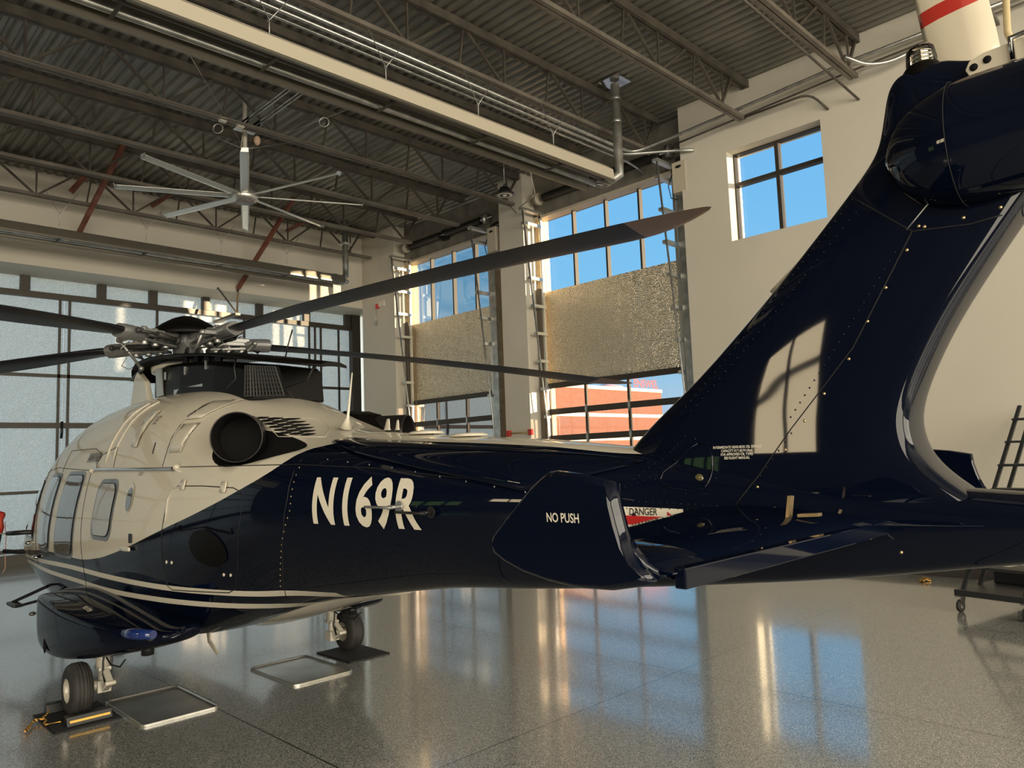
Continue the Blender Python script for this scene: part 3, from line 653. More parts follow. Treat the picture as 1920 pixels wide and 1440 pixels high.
def hull_ring(s, k=7):
    q = station(s)
    P = [(0, q[1]), (q[2], q[3]), (q[4], q[5]), (q[6], q[7]), (q[8], q[9]), (0, q[10])]
    P = [(-P[1][0], P[1][1])] + P + [(-P[4][0], P[4][1])]
    half = []
    for i in range(5):
        for j in range(k): half.append(cr(P[i], P[i + 1], P[i + 2], P[i + 3], j / k))
    half.append((0, q[10]))
    half = [(max(0, x), z) for x, z in half]
    ring = [(-x, s, z) for x, z in half] + [(x, s, z) for x, z in half[-2:0:-1]]
    return ring
def build_hull():
    mb = MB(); n = 150
    ss = [5.30 + (-7.5 - 5.30) * i / n for i in range(n + 1)]
    mb.loft([hull_ring(s) for s in ss])
    bmesh.ops.recalc_face_normals(mb.bm, faces=mb.bm.faces)
    return mb
_rc = {}
def hull_x(s, z):
    k = round(s, 4)
    if k not in _rc: _rc[k] = [(-p[0], p[2]) for p in hull_ring(s, 12)[:61]]
    rg = _rc[k]; best = 0.0
    for (x0, z0), (x1, z1) in zip(rg, rg[1:]):
        if (z0 - z) * (z1 - z) <= 0 and z0 != z1: best = max(best, x0 + (x1 - x0) * (z - z0) / (z1 - z0))
    return best
_h = build_hull(); HB = BVHTree.FromBMesh(_h.bm)
def on_hull(s, z, off=0.004, side=-1):
    x = hull_x(s, z); dz = (hull_x(s, z + .01) - hull_x(s, z - .01)) / .02; ds = (hull_x(s + .02, z) - hull_x(s - .02, z)) / .04
    n_ = Vector((1, -max(-3, min(3, ds)), -max(-3, min(3, dz)))).normalized()
    p = Vector((x, s, z)) + n_ * off; p.x *= side
    return p
# paint scheme driven by the hull's own coordinates
def scheme():
    m = paint('two_tone_fuselage_paint', NAVY); n, l, b = nodes(m)
    tc = n.new('ShaderNodeTexCoord'); sp = n.new('ShaderNodeSeparateXYZ'); l.new(tc.outputs['Object'], sp.inputs[0])
    def curve(pts):
        mr = n.new('ShaderNodeMapRange'); mr.inputs[1].default_value = -8; mr.inputs[2].default_value = 6; l.new(sp.outputs[1], mr.inputs[0])
        fc = n.new('ShaderNodeFloatCurve'); c = fc.mapping.curves[0]; P = sorted(((s + 8) / 14, z / 3) for s, z in pts)
        P = [(0, P[0][1])] + P + [(1, P[-1][1])]
        c.points[0].location = P[0]; c.points[1].location = P[-1]
        for p in P[1:-1]: c.points.new(*p)
        for q in c.points: q.handle_type = 'AUTO_CLAMPED'
        fc.mapping.update(); l.new(mr.outputs[0], fc.inputs['Value'])
        mu = n.new('ShaderNodeMath'); mu.operation = 'MULTIPLY'; mu.inputs[1].default_value = 3; l.new(fc.outputs[0], mu.inputs[0]); return mu.outputs[0]
    def op(o, a, bb):
        k = n.new('ShaderNodeMath'); k.operation = o
        for i, x in enumerate((a, bb)):
            if isinstance(x, (int, float)): k.inputs[i].default_value = x
            else: l.new(x, k.inputs[i])
        return k.outputs[0]
    zz = sp.outputs[2]
    bnd = curve([(5.0, 1.02), (3.33, 1.13), (1.97, 1.20), (1.13, 1.19), (.5, 1.235), (.1, 1.30), (-.33, 1.39), (-1.05, 1.57), (-1.63, 1.72), (-2.11, 1.87), (-2.4, 1.985), (-2.52, 2.06), (-2.6, 2.15), (-2.8, 2.185), (-3.6, 2.145), (-4.4, 2.09), (-5.2, 2.02), (-5.6, 2.4)])
    sA = curve([(4.5, 1.0), (3.0, 1.05), (1.25, 1.09), (0.3, 1.082), (-.8, 1.08), (-1.5, 1.085), (-1.9, 1.09), (-2.3, 1.11)])
    sB = curve([(4.5, .93), (3.0, .97), (1.25, .965), (.3, .952), (-.7, .965), (-1.5, .972), (-2.3, .98)])
    w = op('GREATER_THAN', zz, bnd)
    for s, hw in ((sA, .023), (sB, .023)):
        k = op('LESS_THAN', op('ABSOLUTE', op('SUBTRACT', zz, s), 0), hw)
        k = op('MULTIPLY', k, op('GREATER_THAN', sp.outputs[1], -2.62))
        w = op('MAXIMUM', w, k)
    mx = n.new('ShaderNodeMix'); mx.data_type = 'RGBA'; l.new(w, mx.inputs[0]); mx.inputs[6].default_value = (*NAVY, 1); mx.inputs[7].default_value = (*WHITE, 1)
    l.new(mx.outputs[2], b.inputs['Base Color'])
    return m
M['hull'] = scheme()

# fuselage, with the two exhaust recesses cut out
fus = _h.build('fuselage', [M['hull'], M['matte_black']], heli, fix=False)
def carve(shape):
    co = shape.build('cutter', None, heli); bpy.context.view_layer.update(); md = fus.modifiers.new('b', 'BOOLEAN'); md.object = co; md.operation = 'DIFFERENCE'; md.solver = 'EXACT'
    me = bpy.data.meshes.new_from_object(fus.evaluated_get(bpy.context.evaluated_depsgraph_get()))
    fus.modifiers.clear(); fus.data = me; bpy.data.objects.remove(co); return me
for sd in (-1, 1):
    cut = MB(); secs = []
    for i in range(25):
        t = i / 24; s = -1.53 - t * 1.13
        r = math.sqrt(max(0, 1 - ((t - .30) / .30) ** 2)) if t < .30 else math.cos((t - .30) / .70 * PI / 2) ** .75
        r = max(r, .01) * .212
        secs.append([(sd * (.86 - .26 * math.cos(a) * (r / .212) - .26 * t), s, 2.245 + r * 1.02 * math.sin(a) - .02 * t) for a in [2 * PI * j / 28 for j in range(28)]])
    cut.loft(secs); carve(cut)
    ax = Vector((sd * .54, -.84, .02)).normalized(); c = Vector((sd * .80, -1.88, 2.255))
    me = carve(MB().tube([c - ax * .36, c + ax * .25], .196, 40))
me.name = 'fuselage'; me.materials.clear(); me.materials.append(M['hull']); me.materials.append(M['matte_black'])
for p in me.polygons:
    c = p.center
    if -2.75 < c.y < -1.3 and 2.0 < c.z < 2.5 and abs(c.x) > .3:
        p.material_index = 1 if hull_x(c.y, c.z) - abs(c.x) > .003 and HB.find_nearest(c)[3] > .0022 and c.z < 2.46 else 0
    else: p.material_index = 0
tag(fus, 'cream white upper and navy lower fuselage shell with twin pinstripes')

def hull_patch(name, poly, m, off, parent, side=-1, thick=0.0, div=3):
    """surface piece following the hull, outline poly in (s,z)"""
    bm = bmesh.new(); vs = [bm.verts.new((0, a, b)) for a, b in poly]; bm.faces.new(vs)
    bmesh.ops.triangulate(bm, faces=bm.faces)
    for _ in range(div):
        long = [e for e in bm.edges if e.calc_length() > .07]
        if not long: break
        bmesh.ops.subdivide_edges(bm, edges=long, cuts=1); bmesh.ops.triangulate(bm, faces=bm.faces)
    for v in bm.verts: v.co = on_hull(v.co.y, v.co.z, off, side)
    for f in bm.faces: f.smooth = True
    if thick: bmesh.ops.solidify(bm, geom=bm.faces[:], thickness=thick)
    mb = MB(); mb.bm.free(); mb.bm = bm
    return mb.build(name, m, parent)
def hull_line(name, pts, r, m, parent, off=0.001, side=-1, step=.08, closed=False, n=5):
    out = []; P = pts + ([pts[0]] if closed else [])
    for (a, b), (c, d) in zip(P, P[1:]):
        k = max(1, int(math.hypot(c - a, d - b) / step))
        for i in range(k): out.append(on_hull(a + (c - a) * i / k, b + (d - b) * i / k, off, side))
    out.append(on_hull(*P[-1], off, side))
    return MB().tube(out, r, n).build(name, m, parent)
def hull_text(name, body, size, s, z, m, parent, bold=0, xs=1.0, off=.005, shear=0, side=-1, sp=1.0):
    me = text_mesh(body, size, 'LEFT', bold, xs, sp); bm = bmesh.new(); bm.from_mesh(me)
    bmesh.ops.triangulate(bm, faces=bm.faces)
    for _ in range(4):
        long = [e for e in bm.edges if e.calc_length() > .035]
        if long: bmesh.ops.subdivide_edges(bm, edges=long, cuts=1); bmesh.ops.triangulate(bm, faces=bm.faces)
    for v in bm.verts: v.co = on_hull(s + side * -1 * -v.co.x, z + v.co.y + shear * v.co.x, off, side)
    bm.to_mesh(me); bm.free(); me.name = name; me.materials.append(m)
    o = bpy.data.objects.new(name, me); C.objects.link(o); o.parent = parent; return o

# windows on both flanks
def window_at(name, cs, cz, w, h, r, glassm, lean=0.0, side=-1, label=None):
    def sh(pts): return [(cs + a + lean * b, cz + b) for a, b in pts]
    fr = hull_patch(name, sh(rrect(-w / 2, -h / 2, w / 2, h / 2, r)), M['win_frame'], .004, heli, side)
    if label: fr['label'] = label
    g = .045
    hull_patch('window_seal', sh(rrect(-w / 2 + g * .8, -h / 2 + g * .8, w / 2 - g * .8, h / 2 - g * .8, r * .9)), M['win_seal'], .008, fr, side)
    hull_patch('window_pane', sh(rrect(-w / 2 + g, -h / 2 + g, w / 2 - g, h / 2 - g, r * .85)), glassm, .011, fr, side)
    return fr
for sd in (-1, 1):
    window_at('door_window', 2.33, 1.61, .56, .86, .10, M['win_dark'], -.12, sd)
    window_at('door_window', 1.52, 1.61, .66, .88, .10, M['win_dark'], -.12, sd)
    window_at('cabin_window', .37, 1.685, .56, .56, .12, M['win_shade'], -.08, sd, 'small rounded window with a tan blind drawn behind it')
    # cockpit door glazing and chin
    window_at('cockpit_window', 3.45, 1.62, .9, .75, .12, M['win_dark'], -.25, sd)
# window bubble interior rims seen through the panes
# windshield wrapping round the nose
for sd in (-1, 1):
    secs = []
    for i in range(9):
        sx_ = 4.95 - i * .14; rg = [Vector(p) for p in hull_ring(sx_)][:36]; up = rg[18:34]
        secs.append([(sd * -p.x * 1.012, p.y, p.z + .006) for p in up])
    MB().loft(secs, close=False, caps=False).build('windshield', M['win_dark'], heli)
# porthole
ph = hull_patch('porthole_ring', [(-.24 + .105 * math.cos(a) , 1.80 + .135 * math.sin(a)) for a in [2 * PI * i / 24 for i in range(24)]], M['white'], .006, heli)
hull_patch('porthole_lens', [(-.26 + .06 * math.cos(a), 1.785 + .10 * math.sin(a)) for a in [2 * PI * i / 20 for i in range(20)]], M['win_dark'], .012, ph)

# sliding door rail
rl = hull_line('sliding_door_rail', [(.92, 2.055), (-1.12, 2.03)], .017, M['chrome'], heli, .016, n=8)
tag(rl, 'polished steel door rail')
for s in (.92, -1.12): MB().sphere(on_hull(s, 2.045, .02), .028).build('rail_end_cap', M['white'], rl)
MB().box(tuple(on_hull(.9, 2.085, .0) + Vector((-.02, -.07, -.02))), tuple(on_hull(.9, 2.085, .02) + Vector((0, .07, .03)))).build('rail_bracket', M['white'], rl)

# panel seams
SEAM = mat('panel_gap', (.008, .008, .008), .7)
for pts in ([(.95, 2.06), (-1.12, 2.05), (-2.66, 2.035), (-3.35, 1.995), (-4.19, 1.91), (-4.54, 1.875), (-5.1, 1.80)],
            [(-2.66, 2.15), (-2.66, 1.8), (-2.60, 1.6), (-2.42, 1.37), (-2.20, 1.15), (-2.1, 1.06)],
            [(1.0, 2.05), (.98, 1.6), (.93, 1.1), (.93, .75)], [(3.0, 2.1), (2.9, 1.6), (2.85, 1.0)],
            [(1.0, 2.05), (2.4, 2.1), (3.2, 2.05)], [(1.0, 2.05), (.8, 2.2), (.4, 2.27), (.35, 2.05)],
            [(2.1, 2.28), (1.1, 2.27), (.8, 2.2)], [(2.1, 2.28), (2.1, 2.05)]):
    hull_line('panel_seam', pts, .0035, SEAM, heli, .0005)
# baggage door: rounded outline, circular access cover, latches
bag = hull_line('baggage_door_outline', [(-1.06, 1.80), (-1.10, 1.87), (-1.20, 1.90), (-1.6, 1.90), (-2.03, 1.885), (-2.12, 1.86), (-2.17, 1.80), (-2.14, 1.65), (-2.06, 1.5), (-1.92, 1.3), (-1.76, 1.13), (-1.66, 1.09), (-.98, 1.07), (-.93, 1.10), (-.955, 1.3), (-1.0, 1.55)], .004, SEAM, heli, .001, closed=True)
hull_line('baggage_door_seal', [(-1.06, 1.62), (-1.06, 1.80), (-1.12, 1.88), (-1.28, 1.90)], .007, M['white'], bag, .004)
for s, z in ((-1.30, 1.92), (-1.92, 1.90)):
    hull_patch('door_hinge', rrect(s - .035, z - .05, s + .035, z + .03, .01, 2), M['white'], .012, bag, thick=.008)
hull_patch('access_cover', [(-1.66 + .23 * math.cos(a), 1.44 + .14 * math.sin(a)) for a in [2 * PI * i / 32 for i in range(32)]], M['fblack'], .008, bag)
hull_line('cover_hinge', [(-1.30, 1.60), (-1.30, 1.56), (-1.66, 1.595), (-2.02, 1.56), (-2.02, 1.60)], .006, M['fblack'], bag, .006)
for s, z in ((-1.02, 1.30), (-1.10, 1.30), (-1.73, 1.24), (-1.80, 1.24)):
    MB().sphere(on_hull(s, z, .002), .014, (.5, 1, 1)).build('quarter_turn_latch', M['placard'], bag)
# small placards on the flank
hull_text('service_placard', 'TYPE APPROVAL\nLATCH CHECK', .016, .55 - .9 + .02, 2.005, M['placard_ink'], heli, 0, 1)
pl = hull_patch('handle_recess', rrect(-.42, 1.42, -.34, 1.50, .01, 2), M['black'], .006, heli)
hull_patch('fuel_step', rrect(-.42, 1.355, -.22, 1.39, .012, 3), M['white'], .02, heli, thick=.015)

hull_text('model_marking', 'AW169', .13, 1.24, 2.135, M['model_ink'], heli, .004, 1.0, .008)

# registration lettering on the boom
reg = hull_text('registration_number', 'N169R', .392, -2.90, 1.665, M['placard'], heli, .0125, .70, .006, -.025, sp=1.14)
tag(reg, 'cream N169R registration lettering on the navy boom')

# belly keel, white underside
kb = MB(); secs = []
for i in range(15):
    t = i / 14; s = -.55 - t * 2.35; w = .50 * (1 - .55 * t) * math.sin(PI * min(1, (t + .08) * 1.6) / 2 + 0) ; zb = station(s)[1]
    w = max(.06, w); d = .055 * math.sin(PI * (t * .9 + .05)) + .01
    secs.append([(w * math.cos(a), s, zb + .10 + (-.10 - d) * max(0, math.sin(a)) + (0 if math.sin(a) > 0 else .05)) for a in [2 * PI * j / 20 for j in range(20)]])
kb.loft(secs); tag(kb.build('belly_fairing', M['white'], heli), 'cream underside keel fairing')

# engine exhausts
for sd in (-1, 1):
    ax = Vector((sd * .54, -.84, .02)).normalized(); c = Vector((sd * .80, -1.88, 2.255))
    nz = MB().lathe(c, ax, [(-.42, .20), (-.02, .192), (0, .190), (0.004, .184), (-.02, .180), (-.34, .165)], 48).build('exhaust_nozzle', mat('burnt_exhaust_steel', (.045, .04, .04), .32, .7), heli)
    tag(nz, 'dark round jet exhaust pipe')
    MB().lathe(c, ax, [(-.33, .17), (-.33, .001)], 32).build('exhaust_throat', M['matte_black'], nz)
    hull_line('exhaust_lip', [(-1.36 - t * 1.05, 2.245) for t in (0,)] + [(-1.34, 2.25)], .002, M['white'], nz, 0, sd)

# raised cowling ribs and glazing strips on the white engine deck
def strip(name, pts, w, m, off=.006, parent=None):
    """curved band along hull points (s,z) with width w measured in s"""
    return hull_patch(name, [(s + w / 2, z) for s, z in pts] + [(s - w / 2, z) for s, z in pts[::-1]], m, off, parent or heli, thick=.006)
hull_line('cowling_split', [(.62, 2.12), (.60, 2.3), (.50, 2.5), (.36, 2.68)], .012, M['white'], heli, .006)
hull_line('cowling_split', [(.42, 2.14), (.40, 2.3), (.30, 2.5), (.14, 2.68)], .009, M['white'], heli, .004)
hull_line('panel_seam', [(-.80, 2.06), (-.82, 2.3), (-.90, 2.5), (-1.0, 2.62)], .0035, SEAM, heli, .0005)
strip('intake_scoop', [(-.10, 2.24), (-.12, 2.35), (-.18, 2.48), (-.24, 2.55)], .13, M['white'], .02)
strip('intake_scoop', [(-.98, 2.17), (-1.0, 2.34), (-1.03, 2.40)], .20, M['white'], .012)
strip('intake_scoop', [(-.98, 2.44), (-1.0, 2.52), (-1.0, 2.60)], .20, M['white'], .012)
hull_text('cowling_placard', 'OIL LEVEL\nCHECK\nPANEL', .028, -.30, 2.49, M['placard_ink'], heli)
hull_patch('cowling_slot', rrect(-.545, 2.17, -.525, 2.27, .008, 2), M['placard_ink'], .004, heli)
# honeycomb vent on the aft deck
def top_patch(name, poly, m, off, parent):
    bm = bmesh.new(); bm.faces.new([bm.verts.new((a, b, 0)) for a, b in poly]); bmesh.ops.triangulate(bm, faces=bm.faces)
    for v in bm.verts:
        loc, nr, k, d = HB.ray_cast(Vector((v.co.x, v.co.y, 4)), Vector((0, 0, -1)))
        v.co = loc + (nr if nr.z > 0 else -nr) * off
    mb = MB(); mb.bm.free(); mb.bm = bm; return mb.build(name, m, parent)
vroot = hull_line('cooling_vent', [(-1.50, 2.44), (-1.86, 2.40), (-2.40, 2.23), (-2.04, 2.25)], .003, M['white'], heli, .0, closed=True)
for r_ in range(6):
    for c_ in range(3):
        a0 = -1.60 - r_ * .085 - c_ * .092; zc = 2.418 - r_ * .0285 - c_ * .010
        hull_patch('vent_slot', [(a0 + .043, zc + .004), (a0 + .03, zc + .0105), (a0 - .03, zc + .006), (a0 - .043, zc - .004), (a0 - .03, zc - .011), (a0 + .03, zc - .006)], M['matte_black'], .004, vroot, thick=.002)

# boom top shoulder fairing with sharp lower edge, tapering to a point at the fin
for sd in (-1, 1):
    sf = MB(); secs = []
    for i in range(25):
        t = i / 24; s = -2.62 - t * 2.5; q = station(s)
        d = .025 + .185 * (t / .76) if t < .76 else .21 * (1 - (t - .76) / .24) + .006
        ztop = q[10] - .052; zlow = ztop - d; g = min(1, 4 * (1 - t)) * min(1, t * 5)
        h0 = on_hull(s, zlow, 0, sd).x * sd; h1 = on_hull(s, ztop - .005, 0, sd).x * sd
        o1 = max(h0, h1) + .030 * g + .004
        pts = [(h1 - .05, ztop + .012), (h1 + .012 * g, ztop + .004), (h1 + (o1 - h1) * .7, ztop - .25 * d), (o1, ztop - .75 * d), (o1 + .004, zlow + .006), (o1 - .004, zlow), (h0 - .03, zlow + .012)]
        secs.append([(sd * x, s, z) for x, z in pts])
    sf.loft(secs); sf.build('boom_shoulder_fairing', M['navy'], heli)

# antennas
def blade_ant(name, s, zz, h, c, m, lean=.0, x=0, th=.02):
    b = MB(); b.loft([[(x + th / 2 * a * k, s + b_ * c / 2 * k2 - lean * u, zz + h * u) for a, b_ in ((-1, 0), (-.6, .6), (0, 1), (.6, .6), (1, 0), (.6, -.7), (0, -1), (-.6, -.7))] for u, k, k2 in ((0, 1.6, 1.3), (.12, 1, 1), (.8, .7, .6), (1, .4, .4))])
    return b.build(name, m, heli)
blade_ant('blade_antenna', -2.67, 2.265, .085, .08, M['white'], .02); blade_ant('blade_antenna', -2.80, 2.26, .075, .05, M['white'], .01)
an = MB().tube([(-.12, -2.30, 2.30), (-.12, -2.33, 2.38), (-.12, -2.40, 2.72)], [.05, .012, .005], 8).build('whip_antenna', M['white'], heli)
for s, z in ((-3.17, 2.213), (-3.62, 2.176)):
    b = MB().lathe((-.02, s, z), (0, 0, 1), [(0, .001), (0, .125), (.012, .125), (.022, .10), (.026, .001)], 28); b.build('antenna_puck', M['white'], heli)
blade_ant('cockpit_antenna', 3.4, 2.40, .28, .07, M['white'], .12, -.25)
MB().prism([(.38, -1.15, 2.44), (.38, -1.46, 2.50), (.38, -1.64, 2.46), (.38, -1.90, 2.28), (.38, -1.2, 2.2)], (.30, 0, 0)).build('starboard_exhaust_shroud', M['fblack'], heli, bevel=.02)

# mast fairing (doghouse)
dh = empty('mast_fairing', (0, 0, 0)); dh.parent = heli
body = MB()
secs = []
for s, w, z0, z1 in ((1.25, .22, 2.76, 3.10), (.95, .34, 2.76, 3.14), (.3, .37, 2.74, 3.10), (-.5, .37, 2.68, 3.02), (-1.15, .33, 2.6, 2.91), (-1.2, .33, 2.6, 2.905)):
    secs.append([(-w * .86, s, z1), (-w, s, z1 - .04), (-w * 1.06, s, z0), (w * 1.06, s, z0), (w, s, z1 - .04), (w * .86, s, z1)])
body.loft(secs, smooth=False); body.build('fairing_body', M['fblack'], dh, bevel=.01)
can = MB(); secs = []
for s, w, z in ((1.88, .30, 3.06), (1.86, .33, 3.12), (1.75, .37, 3.185), (1.5, .42, 3.225), (1.0, .45, 3.225), (.3, .45, 3.175), (-.4, .44, 3.095), (-1.0, .42, 3.0), (-1.45, .36, 2.92), (-1.95, .12, 2.835)):
    secs.append([(-w, s, z - .02), (-w * .97, s, z + .005), (-w * .5, s, z + .025), (0, s, z + .03), (w * .5, s, z + .025), (w * .97, s, z + .005), (w, s, z - .02), (w * .5, s, z - .012), (0, s, z - .01), (-w * .5, s, z - .012)])
can.loft(secs); can.build('fairing_canopy', M['fblack'], dh)
for sd in (-1, 1):
    lip = MB(); lip.prism([(sd * .31, 1.86, 3.16), (sd * .34, 1.88, 3.06), (sd * .36, 1.6, 3.04), (sd * .42, 1.2, 3.17)], (sd * -.02, 0, 0)); lip.build('canopy_side', M['fblack'], dh)
    py = MB().prism([(sd * .33, 1.72, 2.72), (sd * .33, 1.60, 3.06), (sd * .33, 1.50, 3.13), (sd * .33, 1.27, 3.0), (sd * .33, 1.12, 2.72)], (sd * .06, 0, 0)); py.build('canopy_pylon', M['white'], dh, bevel=.01)
    g2 = MB().prism([(sd * .375, .92, 2.80), (sd * .365, .98, 3.10), (sd * .365, .82, 3.10), (sd * .375, .74, 2.80)], (sd * .012, 0, 0)); g2.build('intake_reflector', M['alu'], dh)
# rear grille
gr = MB(); gr.prism([(-.36, -1.10, 2.64), (-.345, -1.08, 2.915), (-.31, -1.55, 2.85), (-.32, -1.72, 2.60)], (.03, 0, 0)); grl = gr.build('cooling_grille', M['matte_black'], dh)
gb = MB()
for i in range(13):
    t = i / 12; s0 = -1.10 - t * .62; s1 = -1.08 - t * .47
    gb.bar((-.368 + t * .04, s0, 2.64 - t * .04), (-.352 + t * .035, s1, 2.912 - t * .062), .012, .008)
for j in range(8):
    u = j / 7
    gb.bar((-.366 + .014 * u, -1.10 + .02 * u, 2.64 + .27 * u), (-.33 + .01 * u, -1.72 + .17 * u, 2.60 + .25 * u), .006, .008)
gb.build('grille_bars', mat('grille_grey', (.06, .06, .055), .5), grl)
MB().box((-.385, .45, 2.78), (-.375, -.25, 2.83)).build('hinge_strip', M['alu'], dh)
MB().tube([(-.375, -.95, 3.0), (-.40, -.97, 2.9), (-.39, -.98, 2.8), (-.44, -.9, 2.72)], .008, 6).build('drain_hose', M['black'], dh)
for s in (.72, .2, -.3): MB().box((-.385, s, 2.96), (-.37, s - .02, 3.04)).build('fairing_latch', M['steel'], dh)
for i in range(7):
    s = .48 - i * .26; ft = MB()
    ft.prism([(-.30, s, 3.05 + .02 * (1 - i / 6)), (-.30, s - .16, 3.02), (-.30, s - .15, 3.26 - i * .04), (-.30, s - .10, 3.25 - i * .04)], (.02, 0, 0))
    ft.build('swashplate_bracket', M['fblack'], dh)
MB().tube([(-.15, -1.4, 2.92), (-.20, -1.55, 3.03), (-.14, -1.52, 3.18)], .006, 6).build('bond_wire', M['black'], dh)
MB().tube([(-.1, -1.8, 2.84), (-.12, -1.72, 2.72), (-.2, -1.5, 2.68), (-.15, -1.55, 2.6)], .008, 6).build('bond_wire', M['black'], dh)

# ---------------------------------------------------------------- main rotor
HUB = Vector((0, 1.11, 3.42)); TILT = R(-4.0)
rot = empty('main_rotor', HUB); rot.rotation_euler = (TILT, 0, 0); rot.parent = heli
hubm = mat('hub_titanium', (.34, .34, .33), .35, .7)
hubd = mat('hub_dark_elastomer', (.05, .048, .045), .5, .3)
mst = MB().lathe((0, 0, -.62), (0, 0, 1), [(0, .20), (.25, .16), (.30, .27), (.36, .30), (.40, .27), (.45, .14), (.62, .15), (.78, .12)], 32).build('rotor_mast', hubm, rot)
MB().lathe((0, 0, .05), (0, 0, 1), [(0, .40), (.03, .41), (.08, .37), (.16, .26), (.22, .16), (.255, .07), (.26, .001)], 32).build('rotor_cap', M['fblack'], rot)
swp = MB().lathe((0, 0, -.33), (0, 0, 1), [(0, .24), (0, .36), (.05, .37), (.06, .24)], 32); swp.build('swashplate', M['gear'], rot)
CH = .42
def blade_mesh():
    mb = MB(); secs = []
    # along +x ; leading edge towards +y
    data = [(.82, .17, .10, 0), (.95, .22, .10, 0), (1.2, .28, .085, 0), (1.6, .36, .065, -.01), (2.0, .41, .055, -.02), (2.6, CH, .05, -.02), (3.6, CH, .046, -.02), (4.6, CH, .042, -.02), (5.3, CH, .04, -.02), (5.55, .40, .035, -.03), (5.75, .33, .028, -.065), (5.95, .22, .02, -.12), (6.15, .05, .01, -.20)]
    for r, c, th, y0 in data:
        dz = .012 * 0 - .0075 * (r - 1) ** 2 * .9 + .02
        tw = R(9 - 1.9 * r); ring = []
        for u, v in ((.5, 0), (.42, .5), (.25, .85), (.05, 1), (-.2, .75), (-.4, .3), (-.5, .04), (-.5, -.04), (-.4, -.15), (-.2, -.35), (.05, -.6), (.25, -.7), (.42, -.45)):
            y = u * c; z = v * th * .5
            ring.append((r, y0 + y * math.cos(tw) - z * math.sin(tw), dz + y * math.sin(tw) + z * math.cos(tw)))
        secs.append(ring)
    mb.loft(secs)
    return mb
blade_m = mat('rotor_blade_paint', (.010, .010, .013), .38, 0, 0, .4)
blade_g = mat('blade_tip_metal', (.34, .21, .14), .32, .6)
bl = blade_mesh(); bmesh.ops.recalc_face_normals(bl.bm, faces=bl.bm.faces)
for f in bl.bm.faces:
    f.material_index = 1 if f.calc_center_median().x > 5.45 else 0
bo = bl.build('rotor_blade', [blade_m, blade_g], rot, fix=False, subsurf=1)
cf = MB(); secs = []
for r, w, h in ((.58, .08, .07), (.66, .11, .085), (.84, .115, .09), (.90, .105, .085)):
    secs.append([(r, w * math.cos(a), h * .9 * math.sin(a) * (1 - .2 * abs(math.cos(a)))) for a in [2 * PI * j / 16 for j in range(16)]])
cf.loft(secs, smooth=False); cfo = cf.build('blade_cuff', mat('cuff_grey', (.30, .30, .30), .4, .5), rot, bevel=.006)
ar = MB(); ar.bar((.12, 0, 0), (.66, 0, 0), .17, .05); ar.bar((.2, .07, .05), (.66, .07, .03), .04, .05); ar.bar((.2, -.07, .05), (.66, -.07, .03), .04, .05)
ar.bar((.2, 0, -.07), (.62, 0, -.05), .12, .03)
for x in (.3, .44, .58): ar.lathe((x, 0, -.10), (0, 0, 1), [(0, .001), (0, .035), (.19, .035), (.20, .02), (.20, .001)], 10)
ar.sphere((.36, 0, 0), .095, (1, 1.1, .8)); aro = ar.build('hub_arm', hubm, rot, bevel=.006)
dp = MB(); dp.tube([(.28, .14, -.03), (.60, .20, -.02)], .03, 10); dp.tube([(.60, .20, -.02), (.78, .14, 0)], .016, 8); dp.sphere((.28, .14, -.03), .045); dp.sphere((.78, .14, 0), .03)
dpo = dp.build('lag_damper', hubd, rot)
pk = MB(); pk.bar((.70, 0, -.02), (.68, -.24, -.03), .05, .035); pk.tube([(.68, -.24, -.03), (.42, -.22, -.30)], .015, 8); pk.sphere((.68, -.24, -.03), .032); pk.sphere((.42, -.22, -.30), .028)
pk.tube([(.72, -.05, -.08), (.80, -.08, -.16), (.74, -.12, -.20), (.62, -.14, -.14)], .006, 5)
pko = pk.build('pitch_link', hubm, rot)
DROOP = -.035
for i, (ph, dr) in enumerate(((-80, -.022), (-14.5, -.052), (60, -.03), (132, -.03), (204, -.03))):
    for base in (bo, cfo, aro, dpo, pko):
        o = base if i == 0 else base.copy()
        if i: C.objects.link(o); o.parent = rot
        o.rotation_euler = (0, -dr if base is bo else 0, R(ph))

# ---------------------------------------------------------------- fin, tail
FIN = [  # z, s_le, s_te, half thickness
 (1.62, -5.35, -6.66, .10), (1.74, -5.1, -6.62, .14), (1.82, -4.95, -6.52, .155), (1.90, -4.88, -6.42, .157), (1.97, -4.86, -6.36, .155), (2.03, -4.90, -6.335, .150), (2.12, -5.00, -6.32, .142), (2.22, -5.13, -6.345, .135), (2.34, -5.30, -6.40, .128), (2.52, -5.52, -6.50, .122),
 (2.74, -5.77, -6.66, .118), (3.0, -6.04, -6.86, .114), (3.15, -6.19, -6.97, .112), (3.24, -6.265, -7.02, .112), (3.34, -6.29, -7.05, .112), (3.41, -6.305, -7.0, .105), (3.46, -6.32, -6.70, .095), (3.50, -6.34, -6.60, .085), (3.54, -6.38, -6.54, .06)]
def fin_secs():
    out = []
    for z, a, b, t in FIN:
        c = a - b; prof = [(0, 0), (.01, .34), (.04, .62), (.09, .83), (.18, .96), (.3, 1), (.45, 1), (.62, .985), (.78, .96), (.90, .92), (.96, .86), (.99, .78), (1, .6)]
        ring = [(-t * v, a - c * u, z) for u, v in prof] + [(t * v, a - c * u, z) for u, v in prof[::-1][:-1]]
        out.append(ring)
    return out
f = MB(); f.loft(fin_secs()); fin = f.build('tail_fin', M['navy'], heli, subsurf=2)
tag(fin, 'tall swept glossy navy tail fin')
_fb = MB(); _fb.loft(fin_secs()); FB = BVHTree.FromBMesh(_fb.bm)
